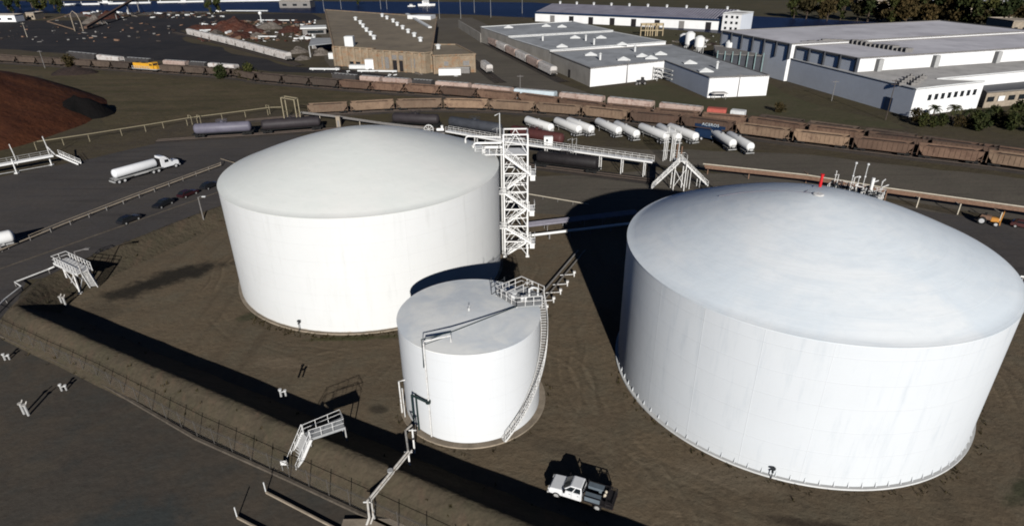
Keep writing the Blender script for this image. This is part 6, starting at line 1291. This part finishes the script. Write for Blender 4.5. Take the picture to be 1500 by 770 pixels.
# far buildings
def simple_house(nm, px0, px1, py, h_, dep_, lab, wmat, rmat, cat='building', nwin=6, flat=True):
    a, b = G(px0, py), G(px1, py); t = bld(nm, lab, cat, Z(a, 0)); dv = b - a; bk = Vector((0, dep_, 0)); facing_walls(xy(a, b, b + bk, a + bk), 0, h_, t, (wmat, wmat))
    if flat: flat_roof(xy(a, b, b + bk, a + bk), h_, t, rmat, .4, 'trim')
    else: m = MB(); m.add([Z(a - Vector((1, 2, 0)), h_), Z(b + Vector((1, -2, 0)), h_), Z(b + bk * .5 + Vector((1, 0, 0)), h_ + dep_ * .22), Z(a + bk * .5 - Vector((1, 0, 0)), h_ + dep_ * .22), Z(b + bk, h_), Z(a + bk, h_)], [(0, 1, 2, 3), (3, 2, 4, 5), (0, 3, 5), (1, 4, 2)]); m.build('roof', rmat, t, world=True)
    for k in range(nwin): wall_panel(a, dv, (k + .3) / nwin, (k + .7) / nwin, h_ * .3, h_ * .6, .01).build('window', 'glass', t, world=True)
simple_house('white_shed', -40, 24, 32.5, 5, 10, 'white walled shed at the far left edge', 'whitewall', 'midroof', nwin=4)
simple_house('grey_shed', 40, 52, 29, 5, 12, 'small grey shed right of the white one at far left', 'concrete', 'midroof', nwin=2)
simple_house('apartment_house', 1253, 1277, 18, 9, 20, 'beige apartment house among trees across the river, left one', 'concrete', 'trim', 'house', 5, False); simple_house('apartment_house', 1280, 1305, 20, 9, 20, 'beige apartment house among trees across the river, right one', 'concrete', 'trim', 'house', 5, False)
simple_house('long_hall', 1385, 1620, 24, 9, 50, 'long pale hall across the river at the upper right', 'concrete', 'palebox', 'hall', 14); simple_house('pale_hall', 1340, 1395, 10, 6, 40, 'low white roofed hall behind the trees at the upper right', 'concrete', 'cleanwhite', 'hall', 5)
simple_house('river_house', 1478, 1540, 53, 8, 22, 'beige house on the river bank at the right edge', 'concrete', 'trim', 'house', 5); simple_house('riverside_barge_shed', 410, 455, 12, 6, 16, 'grey tower like shed on the river bank behind the scrap yard', 'dimsteel', 'midroof', 'shed', 3)
for i, (px, py, L, lab) in enumerate(((603, 10, 7, 'small white boat on the river, left of the longer one'), (625, 9, 16, 'longer white boat on the river'), (1402, 52, 14, 'white cabin boat moored on the river at the right'), (1385, 52, 8, 'small pale boat left of the white cabin boat'), (156, 5, 12, 'white boat on the far left stretch of river'), (270, 4, 12, 'white boat right of the first one on the left stretch'))):
    q = G(px, py); t = thing('motor_boat', lab, 'boat', Z(q, 0), .1 * i, 'boats on the river'); m = MB(); h_ = L / 2; w_ = L * .16; lo = [(-h_, -w_ * .8), (h_ * .5, -w_ * .8), (h_, 0), (h_ * .5, w_ * .8), (-h_, w_ * .8)]; hi = [(x * 1.05, y * 1.2) for x, y in lo]; n_ = 5
    m.add([(x, y, -.1) for x, y in lo] + [(x, y, L * .12) for x, y in hi], [tuple(range(n_ - 1, -1, -1)), tuple(range(n_, 2 * n_))] + [(k, (k + 1) % n_, n_ + (k + 1) % n_, n_ + k) for k in range(n_)]); m.build('hull', 'cleanwhite', t); m = MB(); m.box(-h_ * .5, h_ * .3, -w_ * .6, w_ * .6, L * .12, L * .3); m.build('cabin', 'cleanwhite', t); m = MB(); m.box(-h_ * .4, h_ * .31, -w_ * .62, w_ * .62, L * .2, L * .26); m.build('window', 'glass', t)
# pontoon strip on far left bank
for i, (p0, p1) in enumerate((((92, 8), (148, 7)), ((160, 6.5), (222, 5)), ((232, 4.5), (300, 3.2)), ((312, 3), (420, 1.5)))):
    a, b = G(*p0), G(*p1); m = MB(); m.beam(Z(a, .8), Z(b, .8), 6, 1.4); [m.beam(Z(a.lerp(b, f_), 0), Z(a.lerp(b, f_), 3), .6) for f_ in (.05, .5, .95)]; tag(m.build('pontoon', 'palebox'), 'pale floating pontoon, %s from the left along the far bank' % ORD[i], 'pontoon', 'pontoons along the far bank')

# ------------------------------------------------------------------ trees
def make_tree(kind, seed, H=9.0, Rr=3.6, leaves=900, leaf=.55, mat='leaf', trunk_h=.10):
    rnd = random.Random(seed); t = thing(kind, kind, 'tree', (0, 0, -60)); m = MB(); m.tube([(0, 0, -.3), (.1, 0, H * .2), (0, .1, H * .45), (.1, 0, H * .75)], .03 * H, 7, .006 * H); cl = []
    for k in range(9):
        a = rnd.uniform(0, 6.28); z_ = H * rnd.uniform(trunk_h, .85); rr = Rr * rnd.uniform(.25, .8) * math.sin(min(3.0, (z_ / H) * 3.1)) ; e = Vector((math.cos(a) * rr, math.sin(a) * rr, z_ + H * .08)); m.tube([(0, 0, z_ * .6), e * .6 + Vector((0, 0, z_ * .35)), e], .012 * H, 5, .004 * H); cl.append((e, Rr * rnd.uniform(.3, .55)))
    cl.append((Vector((0, 0, H * .85)), Rr * .45)); m.build('trunk', 'trunk', t); g = MB()
    for _ in range(leaves):
        c, r = rnd.choice(cl); v = Vector((rnd.gauss(0, 1), rnd.gauss(0, 1), rnd.gauss(0, .85))).normalized() * r * rnd.uniform(.35, 1.08); p = c + v; u = Vector((rnd.uniform(-1, 1), rnd.uniform(-1, 1), rnd.uniform(-.4, .9))).normalized(); w_ = u.cross(Vector((rnd.uniform(-1, 1), rnd.uniform(-1, 1), rnd.uniform(-1, 1)))).normalized(); s = leaf * rnd.uniform(.6, 1.3)
        g.add([p - w_ * s, p + u * s * .6, p + w_ * s, p - u * s * .6], [(0, 1, 2, 3)])
    g.build('crown', mat, t); return t
TREES = [make_tree('broadleaf_tree', 11), make_tree('broadleaf_tree', 12, 8, 4, 900, .6, 'leaf_dry'), make_tree('broadleaf_tree', 13, 11, 3.4, 900, .6), make_tree('broadleaf_tree', 14, 7, 3.8, 800, .6, 'leaf_dry')]
rt = random.Random(3); k = 0
far = []
for i in range(15): far.append((1165 + 17 * i + rt.uniform(-5, 5), 28 + i * .9 + rt.uniform(-3, 1)))
for i in range(17): far.append((1300 + 13 * i + rt.uniform(-4, 4), 33 + i * .9 + rt.uniform(-2, 2)))
for i in range(10): far.append((1200 + 30 * i + rt.uniform(-9, 9), 12 + rt.uniform(-5, 6)))
for px, py in far:
    q = G(px, py); s = rt.uniform(1.5, 2.3); kk = k % 4
    dup(TREES[kk], q, rt.uniform(0, 6), '%s tree across the river at the upper right, %s size among the thicket' % (('dark green broad', 'olive brown broad', 'dark green tall', 'olive brown low')[kk], 'larger' if s > 1.9 else 'smaller'), 'trees across the river, upper right, %d' % (kk * 2 + (s > 1.9)), s); k += 1
for i, (px, py, s) in enumerate(((-8, 14, 2.0), (12, 14, 2.3), (30, 13, 1.8), (48, 12, 2.4), (64, 14, 2.0), (80, 13, 1.8), (20, 20, 1.5), (60, 21, 1.6), (88, 20, 1.3))):
    dup(TREES[(0, 2)[i % 2]], G(px, py), i * 1.3, 'dark tree on the river bank at the far upper left, %s from the left' % ORD[i], 'trees on the far left bank', s)
for px, py, s, lab in ((322, 18, 1.5, 'tall dark tree at the river bank behind the white hopper string'), (308, 20, 1.1, 'lower bushy tree left of the tall dark river bank tree'), (525, 8, 1.2, 'dark tree with pale clutter beside it on the far river bank'), (432, 10, 1.3, 'dark tree beside the riverside shed')):
    dup(TREES[0], G(px, py), px, lab, None, s)
SH = make_tree('shrub', 31, 3.6, 2.2, 700, .32, 'leaf', .08); SH2 = make_tree('shrub', 32, 3.2, 2.4, 700, .3, 'leaf_dry', .08)
for i, (px, py, s, lab) in enumerate(((102, 100, 1.7, 'dark tall shrub between the far left hoppers'), (325, 116, 1.5, 'brown shrub before the second train, left of a darker one'), (368, 117, 1.7, 'dark shrub hiding a gap in the second train'), (352, 116, 1.3, 'small brown shrub between two larger ones before the second train'), (1352, 186, 1.0, 'round dark shrub left of the palms'), (1378, 184, .9, 'bushy shrub under the leftmost palm'), (1402, 186, .9, 'bushy shrub below the white eight window wall'), (1428, 184, 1.1, 'dark shrub between the palms'), (1452, 180, 1.3, 'dark shrub right of the white eight window wall'), (1466, 186, 1.1, 'low shrub before the low dark building'), (1488, 180, 1.6, 'large dark shrub at the right edge'), (1503, 192, 1.3, 'lower shrub at the right edge beneath the large one'), (1340, 178, 1.1, 'small shrub at the corner of the blue wall'), (1435, 192, 1.2, 'small shrub behind the dark hoppers'), (1365, 186, .8, 'tiny shrub between the two leftmost palms'), (1415, 187, .8, 'tiny shrub under the right windows of the white wall'), (1440, 188, 1.0, 'olive shrub below the palm before the low dark building'), (1478, 190, 1.2, 'olive shrub under the rightmost palm'), (1140, 165, .9, 'low dark shrub behind the third train near the blue wall'))):
    dup(SH if i % 3 else SH2, G(px, py), i * 2.1, lab, 'shrubs', s)
def make_palm(seed):
    rnd = random.Random(seed); t = thing('palm_tree', 'palm', 'palm tree', (0, 0, -60)); H = 4.2; m = MB(); m.tube([(0, 0, -.2), (.08, .05, 2.5), (0, 0, H)], .24, 8, .17); m.build('trunk', 'trunk', t); g = MB()
    for k in range(26):
        a = k * 2.4 + rnd.uniform(-.2, .2); el = rnd.uniform(-.3, 1.1); L = rnd.uniform(1.9, 2.6); d = Vector((math.cos(a), math.sin(a), 0)); pts = [Vector((0, 0, H)) + d * (L * f_ * math.cos(el)) + Vector((0, 0, L * (f_ * math.sin(el) - .55 * f_ * f_))) for f_ in (0, .25, .5, .75, 1)]; sd2 = Vector((-d.y, d.x, 0))
        for u, v in zip(pts, pts[1:]):
            for s in (-1, 1):
                for j in (0, .5): p = u.lerp(v, j); g.add([p, p + (v - u) * .35, p + sd2 * s * .55 + (v - u) * .7 - Vector((0, 0, .18)), p + sd2 * s * .5 + (v - u) * .45 - Vector((0, 0, .2))], [(0, 1, 2, 3)])
    g.build('crown', 'palm', t); return t
PM = make_palm(5)
for i, (px, py, s, lab) in enumerate(((1364, 178, 1.0, 'palm tree in front of the left windows of the white wall'), (1392, 181, 1.15, 'palm tree in front of the middle windows of the white wall'), (1413, 183, .95, 'palm tree in front of the right windows of the white wall'), (1441, 181, .9, 'palm tree before the low dark building'), (1476, 186, 1.0, 'palm tree near the right edge'))):
    dup(PM, G(px, py), i * 1.7, lab, 'palms before the white wall', s)
for o in TREES + [SH, SH2, PM]:
    for c in list(o.children): bpy.data.objects.remove(c)
    bpy.data.objects.remove(o)

# low weeds along the dike, the fence and the tank feet
rw = random.Random(21); m = MB()
def tuft(x, y, z, r):
    for _ in range(5):
        a = rw.uniform(0, 6.28); d = Vector((math.cos(a), math.sin(a), 0)); p = Vector((x, y, z - .03)) + d * rw.uniform(0, r * .7); tip = p + d * rw.uniform(.2, .6) * r + Vector((0, 0, rw.uniform(.5, 1.1) * r)); sd3 = Vector((-d.y, d.x, 0)) * r * .22; m.add([p - sd3, p + sd3, tip], [(0, 1, 2)])
for i in range(420):
    j = rw.randrange(1, len(rows) - 1); c_ = rw.choice((0, 1, 1, 2, 2, 3, 6, 7, 8)); u = Vector(rows[j][c_]).lerp(Vector(rows[j][c_ + 1]), rw.random()); tuft(u.x + rw.uniform(-1, 1), u.y, u.z - .02, rw.uniform(.12, .38))
for s_, a0w, a1w, n_ in ((TA, -130, -40, 260), (TC, 0, 360, 70), (TB, 180, 340, 120)):
    for i in range(n_): a = R_(rw.uniform(a0w, a1w)); rr = s_[2] + .6 + abs(rw.gauss(0, .6)); tuft(s_[0] + rr * math.cos(a), s_[1] + rr * math.sin(a), .02, rw.uniform(.12, .35))
o = m.build('weeds', 'leaf_dry'); o['kind'] = 'stuff'; o['label'] = 'sparse low weeds on the dike and round the tank feet'
# small loose scrap and litter: nobody could count it
def litter(name, pxs, n, smin, smax, mats, seed):
    rnd = random.Random(seed); m = MB()
    for _ in range(n):
        a, b, c, d = pxs; px = rnd.uniform(a, c); py = rnd.uniform(b, d); q = G(px, py); L = rnd.uniform(smin, smax); w_ = L * rnd.uniform(.15, .6); h_ = L * rnd.uniform(.1, .35); M = Matrix.Translation(q) @ Matrix.Rotation(rnd.uniform(0, 3.1), 4, 'Z') @ Matrix.Rotation(rnd.uniform(-.25, .25), 4, 'Y'); m.cur = rnd.randrange(len(mats)); m.box(-L / 2, L / 2, -w_ / 2, w_ / 2, 0, h_, M)
    o = m.build(name, mats); o['kind'] = 'stuff'; o['label'] = name.replace('_', ' ')
litter('scrap_litter', (292, 30, 462, 62), 420, .6, 4.5, ['scrap', 'scrap_grey', 'load', 'palebox', 'rustpipe'], 3)
litter('riverside_litter', (120, 17, 330, 27), 140, .6, 5, ['scrap_grey', 'palebox', 'scrap', 'load'], 4)
litter('mill_yard_litter', (480, 98, 690, 112), 70, .4, 2.4, ['palebox', 'scrap_grey', 'load'], 5)
litter('lawn_litter', (985, 52, 1060, 70), 60, .6, 3, ['palebox', 'scrap_grey', 'load'], 6)
litter('yard_litter', (-20, 24, 270, 62), 130, .4, 3.4, ['load', 'load', 'rustpipe', 'dimsteel', 'pole'], 8)
